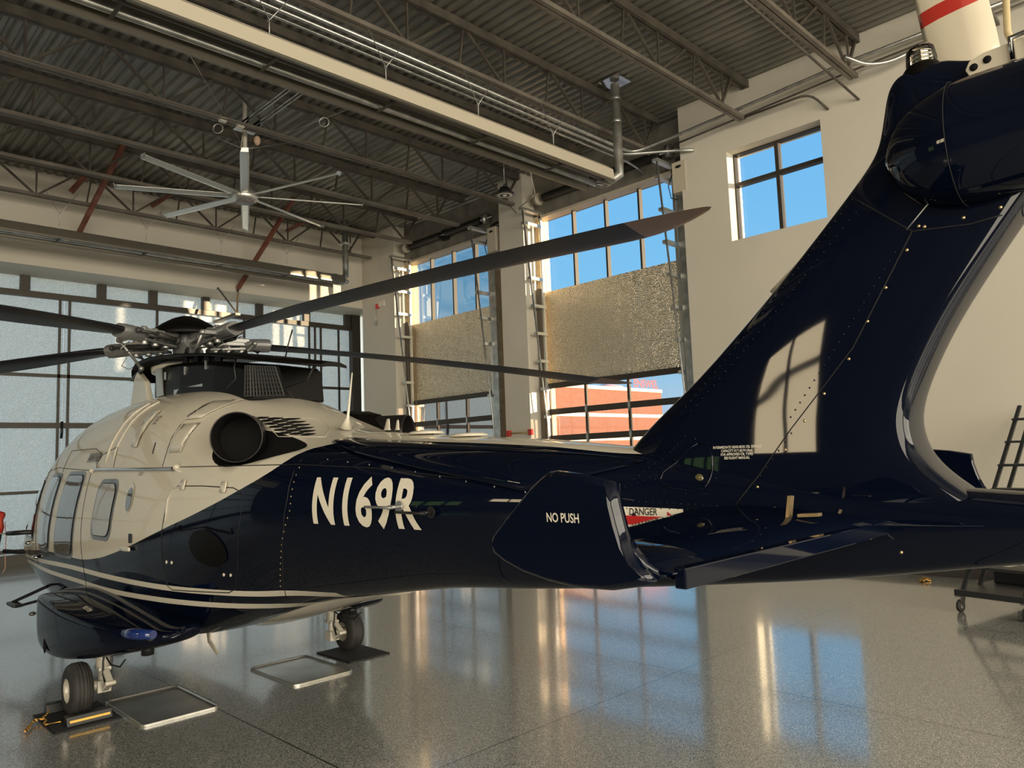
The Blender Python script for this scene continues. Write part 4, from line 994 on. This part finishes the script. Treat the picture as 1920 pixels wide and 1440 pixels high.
def on_fin(s, z, off=.002):
    best = None
    for B in (FB, HB):
        loc, nrm, i, d = B.ray_cast(Vector((-3, s, z)), Vector((1, 0, 0)))
        if loc is not None and (best is None or loc.x < best[0].x):
            if nrm.x > 0: nrm = -nrm
            best = (loc, nrm)
    if best is None: return Vector((0, s, z))
    return best[0] + best[1] * off
def fin_line(name, pts, r, m, parent, off=.001, closed=False, step=.05):
    out = []; P = pts + ([pts[0]] if closed else [])
    for (a, b), (c, d) in zip(P, P[1:]):
        k = max(1, int(math.hypot(c - a, d - b) / step))
        for i in range(k): out.append(on_fin(a + (c - a) * i / k, b + (d - b) * i / k, off))
    out.append(on_fin(*P[-1], off))
    return MB().tube(out, r, 5).build(name, m, parent)
def fin_text(name, body, size, s, z, m, parent, bold=0, xs=1.0, align='LEFT', off=.004):
    me = text_mesh(body, size, align, bold, xs)
    for v in me.vertices: v.co = on_fin(s - v.co.x, z + v.co.y, off)
    me.name = name; me.materials.append(m); o = bpy.data.objects.new(name, me); C.objects.link(o); o.parent = parent; return o
fin_line('fin_seam', [(-6.40, 2.86), (-6.14, 2.43), (-5.86, 2.11), (-5.60, 1.78)], .003, SEAM, fin)
fin_line('fin_seam', [(-6.17, 3.07), (-6.40, 2.86), (-6.60, 2.84), (-6.8, 2.86)], .003, SEAM, fin)
fin_line('fin_seam', [(-6.38, 2.87), (-6.49, 2.98)], .0035, M['steel'], fin)
fin_line('fin_seam', [(-5.60, 1.78), (-5.9, 1.765), (-6.15, 1.735), (-6.25, 1.66)], .003, SEAM, fin)
def fasteners(name, pts, r, m, parent, flat=.5):
    for p in pts: MB().sphere(p, r, (flat, 1, 1), 8).build(name, m, parent)
pr_ = [(-6.37 + i * .105, 2.80 - i * .15) for i in range(8)]
brass = [(-6.375, 2.79), (-6.285, 2.655), (-6.205, 2.53), (-6.12, 2.385), (-6.01, 2.25), (-5.92, 2.14), (-5.83, 2.02), (-5.70, 1.86), (-5.78, 1.77), (-5.96, 1.745), (-6.12, 1.725), (-6.27, 1.61), (-6.425, 2.875), (-6.445, 2.868), (-6.58, 2.87), (-6.70, 2.88)]
fasteners('fin_fastener', [on_fin(a, b, .002) for a, b in brass], .007, M['brass'], fin)
# rivet rows as one part each
def rivets(name, rows, r, m, parent, per=.03):
    mb = MB()
    for (a, b), (c, d), n in rows:
        for i in range(n):
            p = on_fin(a + (c - a) * i / (n - 1), b + (d - b) * i / (n - 1), .0005)
            if p.x > -.02: continue
            mb.sphere(p, r, (.6, 1, 1), 6)
    o = mb.build(name, m, parent); o['kind'] = 'stuff'; return o
rivets('fin_rivets', [((-6.33, 2.79), (-5.86, 2.16), 22), ((-5.86, 2.09), (-5.62, 1.80), 9), ((-5.30, 2.22), (-5.60, 2.50), 12), ((-5.62, 2.52), (-6.20, 3.08), 24), ((-5.36, 2.22), (-5.65, 2.48), 10), ((-5.67, 2.5), (-6.22, 3.02), 20),
                      ((-5.0, 1.83), (-5.33, 2.10), 16), ((-5.02, 1.80), (-5.55, 1.775), 16), ((-5.02, 1.76), (-5.5, 1.76), 12), ((-5.05, 1.86), (-5.2, 1.92), 6)], .0045, M['navy'], fin)
# triangular access panel
tri = [(-5.40, 2.065), (-5.455, 2.055), (-5.475, 2.0), (-5.475, 1.90), (-5.455, 1.855), (-5.41, 1.845), (-5.28, 1.86), (-5.225, 1.89), (-5.235, 1.93), (-5.35, 2.04)]
tp = fin_line('access_panel', tri, .005, M['navy'], fin, .002, closed=True, step=.03)
MB().sphere(on_fin(-5.42, 1.90, -.004), .024, (.3, 1, 1), 16).build('sight_glass', mat('oil_sight_glass', (.12, .10, .04), .1, 0, 1), tp)
fasteners('panel_screw', [on_fin(a, b, .002) for a, b in [(-5.385, 2.085), (-5.50, 1.97), (-5.50, 1.90), (-5.46, 1.83), (-5.36, 1.83), (-5.25, 1.845), (-5.20, 1.90), (-5.27, 1.99)]], .005, M['navy'], tp)
fin_text('service_lettering', 'INTERMEDIATE GEAR-BOX OIL SERVICE\nCAPACITY 0.7 l (0.74 USqt)\nFOR APPROVED OIL TYPES\nSEE FLIGHT MANUAL', .0165, -5.60, 2.035, M['placard'], fin, .0004, .82, 'CENTER')
# danger placard
dpl = hull = None
def fin_poly(name, poly, m, off, parent):
    bm = bmesh.new(); bm.faces.new([bm.verts.new((0, a, b)) for a, b in poly]); bmesh.ops.triangulate(bm, faces=bm.faces)
    bmesh.ops.subdivide_edges(bm, edges=bm.edges[:], cuts=3); bmesh.ops.triangulate(bm, faces=bm.faces)
    for v in bm.verts: v.co = on_fin(v.co.y, v.co.z, off)
    mb = MB(); mb.bm.free(); mb.bm = bm; return mb.build(name, m, parent)
DS, DZ = -5.02, 1.77
dpl = fin_poly('danger_placard', [(DS, DZ), (DS - .33, DZ - .01), (DS - .33, DZ - .15), (DS, DZ - .14)], M['placard'], .002, heli)
tag(dpl, 'cream and red DANGER placard')
fin_poly('red_arrow', [(DS - .005, DZ - .042), (DS - .25, DZ - .048), (DS - .25, DZ - .022), (DS - .318, DZ - .07), (DS - .25, DZ - .115), (DS - .25, DZ - .092), (DS - .005, DZ - .085)], M['placard_red'], .003, dpl)
fin_text('danger_lettering', 'DANGER', .046, DS - .055, DZ - .040, M['placard_ink'], dpl, .0006, .78)
fin_text('danger_lettering', 'KEEP AWAY', .046, DS - .035, DZ - .128, M['placard_ink'], dpl, .0006, .78)

# gearbox fairing
gx = MB(); secs = []
for i in range(17):
    t = i / 16; s = -6.33 - t * .95
    k = math.sqrt(max(0, 1 - (max(0, .33 - t) / .33) ** 2)) if t < .33 else (1 - .12 * (t - .33))
    k = max(k, .03)
    secs.append([(-.155 + .19 * k * math.cos(a), s, 3.135 + .02 * t + .235 * k * math.sin(a)) for a in [2 * PI * j / 28 for j in range(28)]])
gx.loft(secs); gxo = gx.build('gearbox_fairing', M['navy'], heli, subsurf=1)
tag(gxo, 'bulging navy tail gearbox fairing')
MB().lathe((-.30, -7.0, 3.2), (-1, 0, 0), [(0, .14), (.04, .13), (.06, .10), (.065, .001)], 28).build('gearbox_cap', mat('dark_grey_cap', (.03, .03, .03), .4, 0, .5), gxo)
ring_pts = [(-.155 + .193 * math.cos(a) * .99, -6.60, 3.14 + .238 * math.sin(a) * .99) for a in [2 * PI * j / 32 for j in range(33)]]
MB().tube(ring_pts, .002, 4).build('fairing_seam', SEAM, gxo)
# beacon
bc = MB().lathe((0, -6.46, 3.50), (0, .03, 1), [(0, .085), (.03, .08), (.055, .062)], 28).build('beacon_base', M['fblack'], heli)
MB().lathe((0, -6.46, 3.553), (0, .03, 1), [(0, .058), (.02, .060), (.07, .055), (.082, .045), (.086, .001)], 28).build('beacon_lens', M['lens'], bc)
bi = MB().tube([(0, -6.46, 3.55), (0, -6.46, 3.62)], .012, 8)
for k in range(4): bi.lathe((0, -6.46, 3.562 + k * .016), (0, 0, 1), [(0, .001), (0, .04), (.004, .04), (.004, .001)], 20)
bi.build('beacon_lamp', M['chrome'], bc)
# tail rotor
tr = empty('tail_rotor', (.36, -6.565, 3.42)); tr.parent = heli
MB().lathe((-.2, 0, 0), (1, 0, 0), [(0, .06), (.1, .06), (.12, .12), (.24, .12), (.26, .05), (.3, .04)], 24).build('tail_rotor_hub', M['fblack'], tr)
tbm = mat('tail_blade_cream', (.62, .55, .42), .22, 0, .8)
tbr = mat('tail_blade_red_band', (.42, .03, .02), .25, 0, .8)
def tblade():
    mb = MB(); secs = []
    for r in (.18, .25, .34, .42, .48, .49, .495, .53, .565, .57, .64, .8, 1.0, 1.1, 1.15):
        c = .20 if r < .2 else min(.27, .20 + (r - .18) * .9); th = .05 if r < .4 else .035
        secs.append([(v * th * .5, u * c, r) for u, v in ((.5, 0), (.42, .55), (.2, 1), (-.1, .8), (-.5, .08), (-.5, -.08), (-.1, -.8), (.2, -1), (.42, -.55))])
    mb.loft(secs); bmesh.ops.recalc_face_normals(mb.bm, faces=mb.bm.faces)
    for f in mb.bm.faces:
        if .493 < f.calc_center_median().z < .567: f.material_index = 1
    return mb
for i, a in enumerate((-7, 113, 233)):
    if i == 0: tb = tblade().build('tail_rotor_blade', [tbm, tbr], tr, fix=False); o = tb
    else: o = tb.copy(); C.objects.link(o); o.parent = tr
    o.rotation_euler = (R(a), 0, 0)
MB().bar((.03, .02, .1), (.05, -.02, .5), .05, .02).build('pitch_horn', M['chrome'], tr)
MB().tube([(.06, -.18, .08), (.06, -.12, .35), (.05, -.14, .75)], .014, 8).build('control_rod', mat('tan_rod', (.5, .4, .22), .5), tr)
pt = MB()
pp = [(-6.635, 3.425), (-6.65, 3.455), (-6.70, 3.47), (-6.82, 3.475), (-6.98, 3.46), (-6.98, 3.36), (-6.80, 3.36), (-6.65, 3.39)]
pt.prism([(-.125, a, b) for a, b in pp], (.02, 0, 0)); ptl = pt.build('hinge_plate', M['cream'], heli, bevel=.004)
for a, b in ((-6.665, 3.425), (-6.71, 3.437)): MB().lathe((-.126, a, b), (-1, 0, 0), [(0, .001), (0, .014), (.004, .014), (.005, .001)], 14).build('plate_hole', M['matte_black'], ptl)
MB().tube([(-.13, -6.79, 3.40), (-.14, -6.79, 3.48), (-.14, -6.85, 3.485), (-.13, -6.86, 3.40)], .012, 10).build('hinge_clip', M['chrome'], ptl)

# ---------------------------------------------------------------- stabiliser and endplates
stb = MB(); secs = []
for x, le, te, z, th in ((-1.62, -5.62, -6.21, 1.715, .035), (-1.3, -5.56, -6.215, 1.715, .045), (-.8, -5.46, -6.225, 1.72, .055), (-.3, -5.37, -6.235, 1.725, .06), (0, -5.33, -6.24, 1.73, .06), (.3, -5.37, -6.235, 1.725, .06), (.8, -5.46, -6.225, 1.72, .055), (1.3, -5.56, -6.215, 1.715, .045), (1.62, -5.62, -6.21, 1.715, .035)):
    c = le - te
    secs.append([(x, le - c * u, z + th * v) for u, v in ((0, 0), (.03, .4), (.12, .75), (.3, .95), (.6, .7), (1, .08), (1, -.08), (.6, -.6), (.3, -.8), (.12, -.6), (.03, -.35))])
stb.loft(secs); st = stb.build('stabiliser', M['navy'], heli)
gl = MB(); gl.box((-1.60, -6.20, 1.675), (1.60, -6.235, 1.73)); gl.build('stabiliser_tab', M['navy'], st, bevel=.004)
br = MB(); br.bar((-.42, -5.95, 1.72), (-.42, -5.97, 1.84), .035, .012); br.bar((-.42, -6.0, 1.765), (-.42, -6.08, 1.77), .04, .012); br.build('stabiliser_bracket', M['brass'], st)
EP = [(-6.085, 1.955), (-5.97, 1.978), (-5.88, 1.988), (-5.85, 1.985), (-5.82, 1.97), (-5.78, 1.945), (-5.72, 1.895), (-5.66, 1.845), (-5.60, 1.79), (-5.585, 1.765), (-5.60, 1.74), (-5.65, 1.715), (-5.73, 1.69), (-5.83, 1.672), (-5.95, 1.663), (-6.06, 1.668), (-6.17, 1.69), (-6.20, 1.705), (-6.155, 1.735), (-6.125, 1.78), (-6.105, 1.84), (-6.09, 1.90)]
for sd in (-1, 1):
    ep = MB(); ctr = Vector((0, -5.93, 1.82))
    secs = []
    for dx, k in ((-.005, .90), (.012, .975), (.024, 1.0), (.036, .985), (.05, .955)):
        secs.append([(sd * (1.70 - dx), ctr.y + (a - ctr.y) * k, ctr.z + (b - ctr.z) * k) for a, b in EP])
    ep.loft(secs, smooth=True); epo = ep.build('stabiliser_endplate', M['navy'], st)
    for p in epo.data.polygons:
        if len(p.vertices) > 4: p.use_smooth = False
    # curved gusset joining plate and stabiliser
    gs = MB(); secs = []
    for i in range(7):
        a = i / 6 * PI / 2; x = 1.66 - .10 * (1 - math.sin(a)) - .0; z = 1.715 + .09 * (1 - math.cos(a))
        secs.append([(sd * x, -5.66 - .0 * i, z), (sd * x, -6.19 + .07 * i / 6, z), (sd * (x + .02), -6.19 + .07 * i / 6, z - .02), (sd * (x + .02), -5.66, z - .02)])
    gs.loft(secs); gs.build('endplate_gusset', M['navy'], st)
text_obj('no_push_lettering', 'NO PUSH', .036, M['placard'], (-1.7085, -5.855, 1.845), (0, -1, .0), (0, .06, 1), st, 'LEFT', .0006, .80)

# ---------------------------------------------------------------- sponsons and landing gear
for sd in (-1, 1):
    sp = MB(); secs = []
    for s, x0, x1, z0, z1, zi in ((1.16, .95, 1.16, .52, .80, .86), (1.14, .90, 1.32, .45, .86, .90), (1.06, .86, 1.41, .40, .90, .94), (.93, .8, 1.44, .375, .91, .97), (.6, .8, 1.45, .37, .895, .99), (.25, .8, 1.44, .40, .855, .98), (-.2, .78, 1.37, .47, .81, .95), (-.6, .75, 1.27, .55, .775, .90), (-.9, .7, 1.16, .62, .755, .86), (-1.15, .65, 1.02, .70, .76, .82)):
        w = x1 - x0; h = z1 - z0
        secs.append([(sd * x0, s, zi), (sd * (x0 + w * .55), s, zi - (zi - z1) * .45), (sd * (x1 - .035), s, z1 + .004), (sd * (x1 - .006), s, z1 - .010), (sd * x1, s, z1 - h * .22), (sd * (x1 - .004), s, z0 + h * .30), (sd * (x1 - .035), s, z0 + h * .08), (sd * (x1 - .10), s, z0), (sd * x0, s, z0)])
    sp.loft(secs); so = sp.build('sponson', M['navy'], heli, subsurf=2)
    MB().sphere((sd * 1.435, .62, .50), .07, (.12, .62, 1), 20).build('sponson_air_hole', M['matte_black'], so)
    MB().sphere((sd * 1.40, 1.24, .70), .04, (.8, .8, .5), 12).build('landing_light', M['win_dark'], so)
    MB().tube([(sd * 1.19, -.68, .735), (sd * 1.165, -.80, .745), (sd * 1.10, -1.08, .765)], [.035, .045, .034], 14).build('position_light', M['blue_glass'], so)
    text_obj('sponson_lettering', 'NO STEP', .05, M['placard'], (sd * 1.31, -.02, .885), (0, sd * 1, .0) if sd > 0 else (0, -1, -.10), (.9 * -sd, 0, .35), so, 'LEFT', .001, .9)
    MB().tube([(sd * .98, -.62, .62), (sd * .98, -.62, .52)], [.05, .05], 16).build('drain_pod', M['black'], so)
    # gear leg
    lg = empty('landing_gear', (sd * 1.33, 0, 0)); lg.parent = heli
    x = -sd * .20
    leg = MB(); leg.tube([(x, .02, .55), (x, .02, .33)], .058, 16); leg.tube([(x, .02, .33), (x, .02, .21)], .036, 14); leg.box((x - .05, -.05, .33), (x + .05, .09, .36)); leg.tube([(x, 0, .21), (x * .2, 0, .215)], .04, 12); leg.box((x - .06, -.055, .15), (x + .05, .06, .25))
    lo = leg.build('gear_strut', M['gear'], lg, bevel=.005)
    tl = MB(); tl.bar((x, -.05, .34), (x, -.19, .25), .05, .025); tl.bar((x, -.19, .25), (x, -.05, .17), .05, .025); tl.tube([(x - .04, -.19, .25), (x + .04, -.19, .25)], .02, 8); tl.build('torque_link', M['gear'], lo, bevel=.003)
    MB().tube([(x, -.05, .52), (x - .03, -.09, .42), (x - .02, -.06, .3), (x, -.08, .2)], .009, 6).build('brake_line', M['black'], lo)
    MB().tube([(x, -.06, .45), (x, -.2, .40), (x - sd * .0, -.42, .42), (x, -.55, .50)], .007, 6).build('hydraulic_hose', M['black'], lo)
    wp = [(-.085, .10), (-.085, .145), (-.08, .175), (-.068, .198), (-.05, .209), (-.034, .2135)]
    for g in (-.028, 0, .028): wp += [(g - .006, .215), (g - .003, .208), (g + .003, .208), (g + .006, .215)]
    wp += [(.034, .2135), (.05, .209), (.068, .198), (.08, .175), (.085, .145), (.085, .10)]
    tw = MB().lathe((0, 0, .2155), (1, 0, 0), wp, 56).build('tyre', M['rubber'], lg)
    wh = MB().lathe((0, 0, .2155), (-1 if sd < 0 else 1, 0, 0), [(-.085, .11), (.05, .11), (.078, .115), (.082, .105), (.06, .098), (.035, .09), (.03, .05), (.06, .045), (.065, .02), (.065, .001)], 40)
    who = wh.build('wheel_hub', M['gear'], lg)
    for k in range(8):
        a = 2 * PI * k / 8; q = (sd * .036, .068 * math.cos(a), .2155 + .068 * math.sin(a))
        MB().lathe(q, (sd, 0, 0), [(0, .001), (0, .014), (.004, .014), (.004, .001)], 10).build('hub_hole', M['matte_black'], who)

# nose gear (mostly hidden behind the sponson), steps, probes
ng = empty('nose_gear', (0, 3.6, 0)); ng.parent = heli
MB().tube([(0, 0, .75), (0, 0, .18)], .05, 14).build('gear_strut', M['gear'], ng)
for sd in (-1, 1): MB().lathe((sd * .11 - .055, 0, .17), (1, 0, 0), [(0, .08), (0, .14), (.02, .165), (.055, .17), (.09, .165), (.11, .14), (.11, .08), (.11, .001)], 32).build('tyre', M['rubber'], ng)
stp = MB(); stp.bar((-.92, 2.80, .74), (-1.16, 3.22, .56), .05, .03); stp.bar((-.92, 2.50, .66), (-1.18, 2.95, .54), .05, .03); stp.box((-1.22, 2.93, .53), (-1.12, 3.26, .565)); stp.build('boarding_step', M['black'], heli, bevel=.006)
MB().tube([(-1.15, 1.95, .60), (-1.18, 1.45, .62)], .05, 14).build('searchlight_tube', M['gear'], heli)
pit = MB().tube([(-.86, 3.85, 1.315), (-1.0, 4.0, 1.305), (-1.06, 4.12, 1.30)], [.03, .03, .028], 10); pit.build('pitot_probe', M['black'], heli)
MB().tube([(-.55, 4.7, 1.0), (-.75, 4.95, .98), (-.90, 5.12, 1.0)], .03, 10).build('forward_probe', M['black'], heli)
MB().tube([(-1.06, 4.1, 1.30), (-1.16, 4.33, 1.29)], [.012, .005], 8).build('pitot_tip', M['alu'], heli)
for s, z in ((3.35, 1.22), (2.75, 1.10)):
    p = on_hull(s, z, .03); MB().sphere(p, .05, (.8, 1.4, .5), 10).build('door_handle_lever', M['chrome'], heli)
# ventral antennas
MB().tube([(-.45, -.35, .62), (-.45, -.72, .685)], .032, 12).build('ventral_light', M['blue_glass'], heli)
va = MB().prism([(-.40, -.38, .62), (-.40, -.42, .48), (-.40, -.60, .40), (-.40, -.62, .415), (-.40, -.47, .50), (-.40, -.44, .62)], (.015, 0, 0)); va.build('ventral_antenna', M['cream'], heli)
# probes sticking out of the boom
for s, z in ((-3.66, 1.765), (-3.9, 1.735)):
    p = on_hull(s, z, 0); b = MB().tube([p, p + Vector((-.10, .0, -.0))], .012, 8); b.tube([p + Vector((-.02, 0, 0)), p + Vector((-.025, 0, 0))], .035, 16); b.tube([p + Vector((-.1, -.04, 0)), p + Vector((-.1, .24, .0))], .008, 8)
    b.build('boom_probe', M['steel'] if s > -3.8 else M['black'], heli)
# fasteners along the boom joint
fasteners('boom_rivet', [on_hull(-2.695 + (0 if z > 1.75 else (1.75 - z) ** 1.25 * 1.0), z, .001) for z in [1.12 + i * .047 for i in range(20)]], .006, M['brass'], heli)
fasteners('boom_rivet', [on_hull(-2.9 - i * .2, 2.06 - i * .022 - .008 * max(0, i - 3), .001) for i in range(10)], .006, M['steel'], heli)
# ================================================================ THINGS ON THE FLOOR
def tray(cx, cy, w, d, lab):
    r = MB(); o_ = rrect(-w / 2, -d / 2, w / 2, d / 2, .05, 5); 
    lev = [(1.0, 0, .0), (1.0, 0, .018), (.985, 0, .021), (.972, 0, .018), (.95, 0, .006), (.90, 0, .004)]
    secs = []
    for k, _, z in lev:
        secs.append([(a * (1 - (1 - k) * .6 / (w)) , b * (1 - (1 - k) * .6 / (d)), z) for a, b in o_])
    r.loft(secs, caps=False, smooth=False); r.bm.faces.new([r.bm.verts.new(p) for p in secs[-1]])
    o = r.build('drip_tray', M['tray']); o.location = (cx, cy, .001); tag(o, lab, 'drip tray', 'drip trays under the helicopter'); return o
M['tray'] = noise_var(mat('galvanised_tray', (.55, .54, .50), .28, .85), (.48, .47, .42), (.62, .61, .56), 3, 3)
t1 = tray(2.565, 7.09, .64, .97, 'silver drip tray nearest the left wheel, with a dark reflection in it')
t2 = tray(3.915, 7.10, .64, .94, 'bright silver drip tray nearer the right wheel')
def chunky_mat(cx, cy, w, d, lab):
    m_ = MB(); m_.box((-w / 2, -d / 2, 0), (w / 2, d / 2, .014))
    for i in range(14):
        y = -d / 2 + d * (i + .5) / 14; m_.box((-w / 2 + .01, y - .012, .014), (w / 2 - .01, y + .006, .019))
    o = m_.build('wheel_mat', M['mat_rubber']); o.location = (cx, cy, 0.0); tag(o, lab, 'rubber mat', 'rubber mats under the wheels'); return o
chunky_mat(1.97, 7.33, .50, .68, 'black ribbed rubber mat under the left wheel and its chocks')
chunky_mat(4.62, 7.25, .50, .66, 'black rubber mat under the right wheel')
heli.location.z = .02
def chock(loc, lab, rz=0):
    r = empty('wheel_chock', loc, rz); tag(r, lab, 'wheel chock', 'chocks at the left wheel')
    b = MB(); b.prism([(-.17, -.06, 0), (-.17, .06, 0), (-.17, .035, .075), (-.17, -.035, .075)], (.34, 0, 0)); b.build('chock_body', M['black'], r, bevel=.006)
    MB().prism([(-.15, -.054, .028), (-.15, -.050, .045), (-.15, -.056, .045), (-.15, -.060, .028)], (.30, 0, 0)).build('reflective_stripe', M['yellow'], r)
    return r
chock((1.99, 7.10, .02), 'black wheel chock with a yellow stripe behind the left wheel')
chock((1.97, 7.62, .02), 'black wheel chock in front of the left wheel', PI)
pts = [(1.80, 7.15, .05), (1.74, 7.22, .03), (1.72, 7.30, .025), (1.75, 7.38, .03), (1.70, 7.46, .03), (1.66, 7.42, .025), (1.63, 7.33, .03), (1.60, 7.26, .02), (1.57, 7.24, .02), (1.60, 7.30, .02), (1.66, 7.40, .03), (1.74, 7.44, .035), (1.80, 7.52, .05), (1.82, 7.62, .05)]
Q = []
for i in range(len(pts) - 1):
    p0, p1, p2, p3 = pts[max(0, i - 1)], pts[i], pts[i + 1], pts[min(len(pts) - 1, i + 2)]
    for k in range(6): Q.append(cr(p0, p1, p2, p3, k / 6))
Q.append(pts[-1])
rope_m = mat('yellow_black_rope', (.9, .5, .05), .7); n, l, b = nodes(rope_m)
tc = n.new('ShaderNodeTexCoord'); wv = n.new('ShaderNodeTexWave'); wv.inputs['Scale'].default_value = 14; wv.bands_direction = 'DIAGONAL'; rp = n.new('ShaderNodeValToRGB')
rp.color_ramp.interpolation = 'CONSTANT'; rp.color_ramp.elements[0].color = (.02, .015, .01, 1); rp.color_ramp.elements[1].position = .5; rp.color_ramp.elements[1].color = (.85, .45, .08, 1)
l.new(tc.outputs['Object'], wv.inputs[0]); l.new(wv.outputs[0], rp.inputs[0]); l.new(rp.outputs[0], b.inputs['Base Color'])
ro = MB().tube(Q, .008, 8).build('chock_rope', rope_m); tag(ro, 'yellow and black rope tying the two wheel chocks together', 'rope')
o = MB(); o.tube([(12.30 + .09 * math.cos(a), 3.88 + .05 * math.sin(a * 2), .03 + .02 * math.sin(a)) for a in [2 * PI * i / 24 for i in range(25)]], .018, 8)
tag(o.build('coiled_strap', rope_m), 'small orange and black coiled strap on the floor by the right wall', 'strap')

# rolling service steps at the right edge
ct = empty('rolling_steps', (11.15, 2.35, 0), R(-12)); tag(ct, 'black wheeled service steps with slanted rails by the right wall', 'rolling steps')
fm = M['fblack']; stl = mat('charcoal_powder_coat', (.03, .032, .034), .45, .2)
MB().box((-.95, -.40, .20), (1.2, .40, .27)).build('base_frame', stl, ct, bevel=.006)
for sx_, sy_ in ((-.9, -.36), (-.9, .36), (1.1, -.36), (1.1, .36)):
    cs = empty('caster', (sx_, sy_, 0)); cs.parent = ct
    MB().lathe((0, -.022, .075), (0, 1, 0), [(0, .03), (0, .065), (.008, .075), (.036, .075), (.044, .065), (.044, .03)], 28).build('caster_tyre', M['rubber'], cs)
    MB().lathe((0, -.02, .075), (0, 1, 0), [(0, .001), (-.004, .02), (0, .045), (.04, .045), (.044, .02), (.04, .001)], 24).build('caster_hub', M['alu'], cs)
    MB().prism([(-.05, -.035, .19), (.07, -.035, .19), (.02, -.035, .07), (-.02, -.035, .07)], (0, .008, 0)).box((-.05, -.035, .185), (.07, .035, .20)).build('caster_fork', M['chrome'], cs)
for y in (-.34, .34):
    for x in (-.85, -.45): MB().bar((x, y, .26), (x + 1.9, y, 2.5), .045, .03).build('slanted_rail', stl, ct)
for k in range(7): MB().box((-.72 + k * .25, -.34, .50 + k * .30), (-.50 + k * .25, .34, .53 + k * .30)).build('tread', stl, ct)
MB().box((-.2, -.3, .27), (.5, .3, .42)).build('tool_tray', M['black'], ct, bevel=.02)
for i, (x, y) in enumerate(((-.1, -.2), (.05, -.1), (.2, -.2))): MB().tube([(x, y, .42), (x, y, .47)], .03, 10).build('tray_jar', M['chrome'], ct)
MB().box((-.1, -.42, .06), (1.0, .1, .19)).build('counterweight', M['black'], ct)

# red cover over the far nose probe, with its streamer
pc = empty('pitot_cover', (2.33, 12.50, 1.40)); tag(pc, 'red fabric probe cover with a hanging streamer at the left edge of the picture', 'probe cover')
cvm = noise_var(mat('red_cover_fabric', (.7, .05, .03), .8), (.55, .03, .02), (.85, .12, .06), 9, 3)
b = MB(); secs = []
for t, r_ in ((0, .02), (.02, .055), (.10, .075), (.20, .06), (.26, .085), (.30, .08), (.33, .02)):
    secs.append([(r_ * math.cos(a) * (1 + .18 * math.sin(3 * a)), r_ * math.sin(a) * (1 + .15 * math.cos(2 * a)), -.16 + t) for a in [2 * PI * j / 18 for j in range(18)]])
b.loft(secs); b.build('cover_body', cvm, pc)
MB().tube([(0, 0, -.15), (-.01, .02, -.30), (-.02, .03, -.45)], [.05, .045, .03], 12).build('probe_mast', M['black'], pc)
MB().tube([(.08, 0, .02), (.10, 0, -.2), (.095, 0, -.45), (.10, 0, -.62), (.07, 0, -.68)], .006, 6).build('streamer', mat('streamer_red_white', (.65, .35, .3), .8), pc)
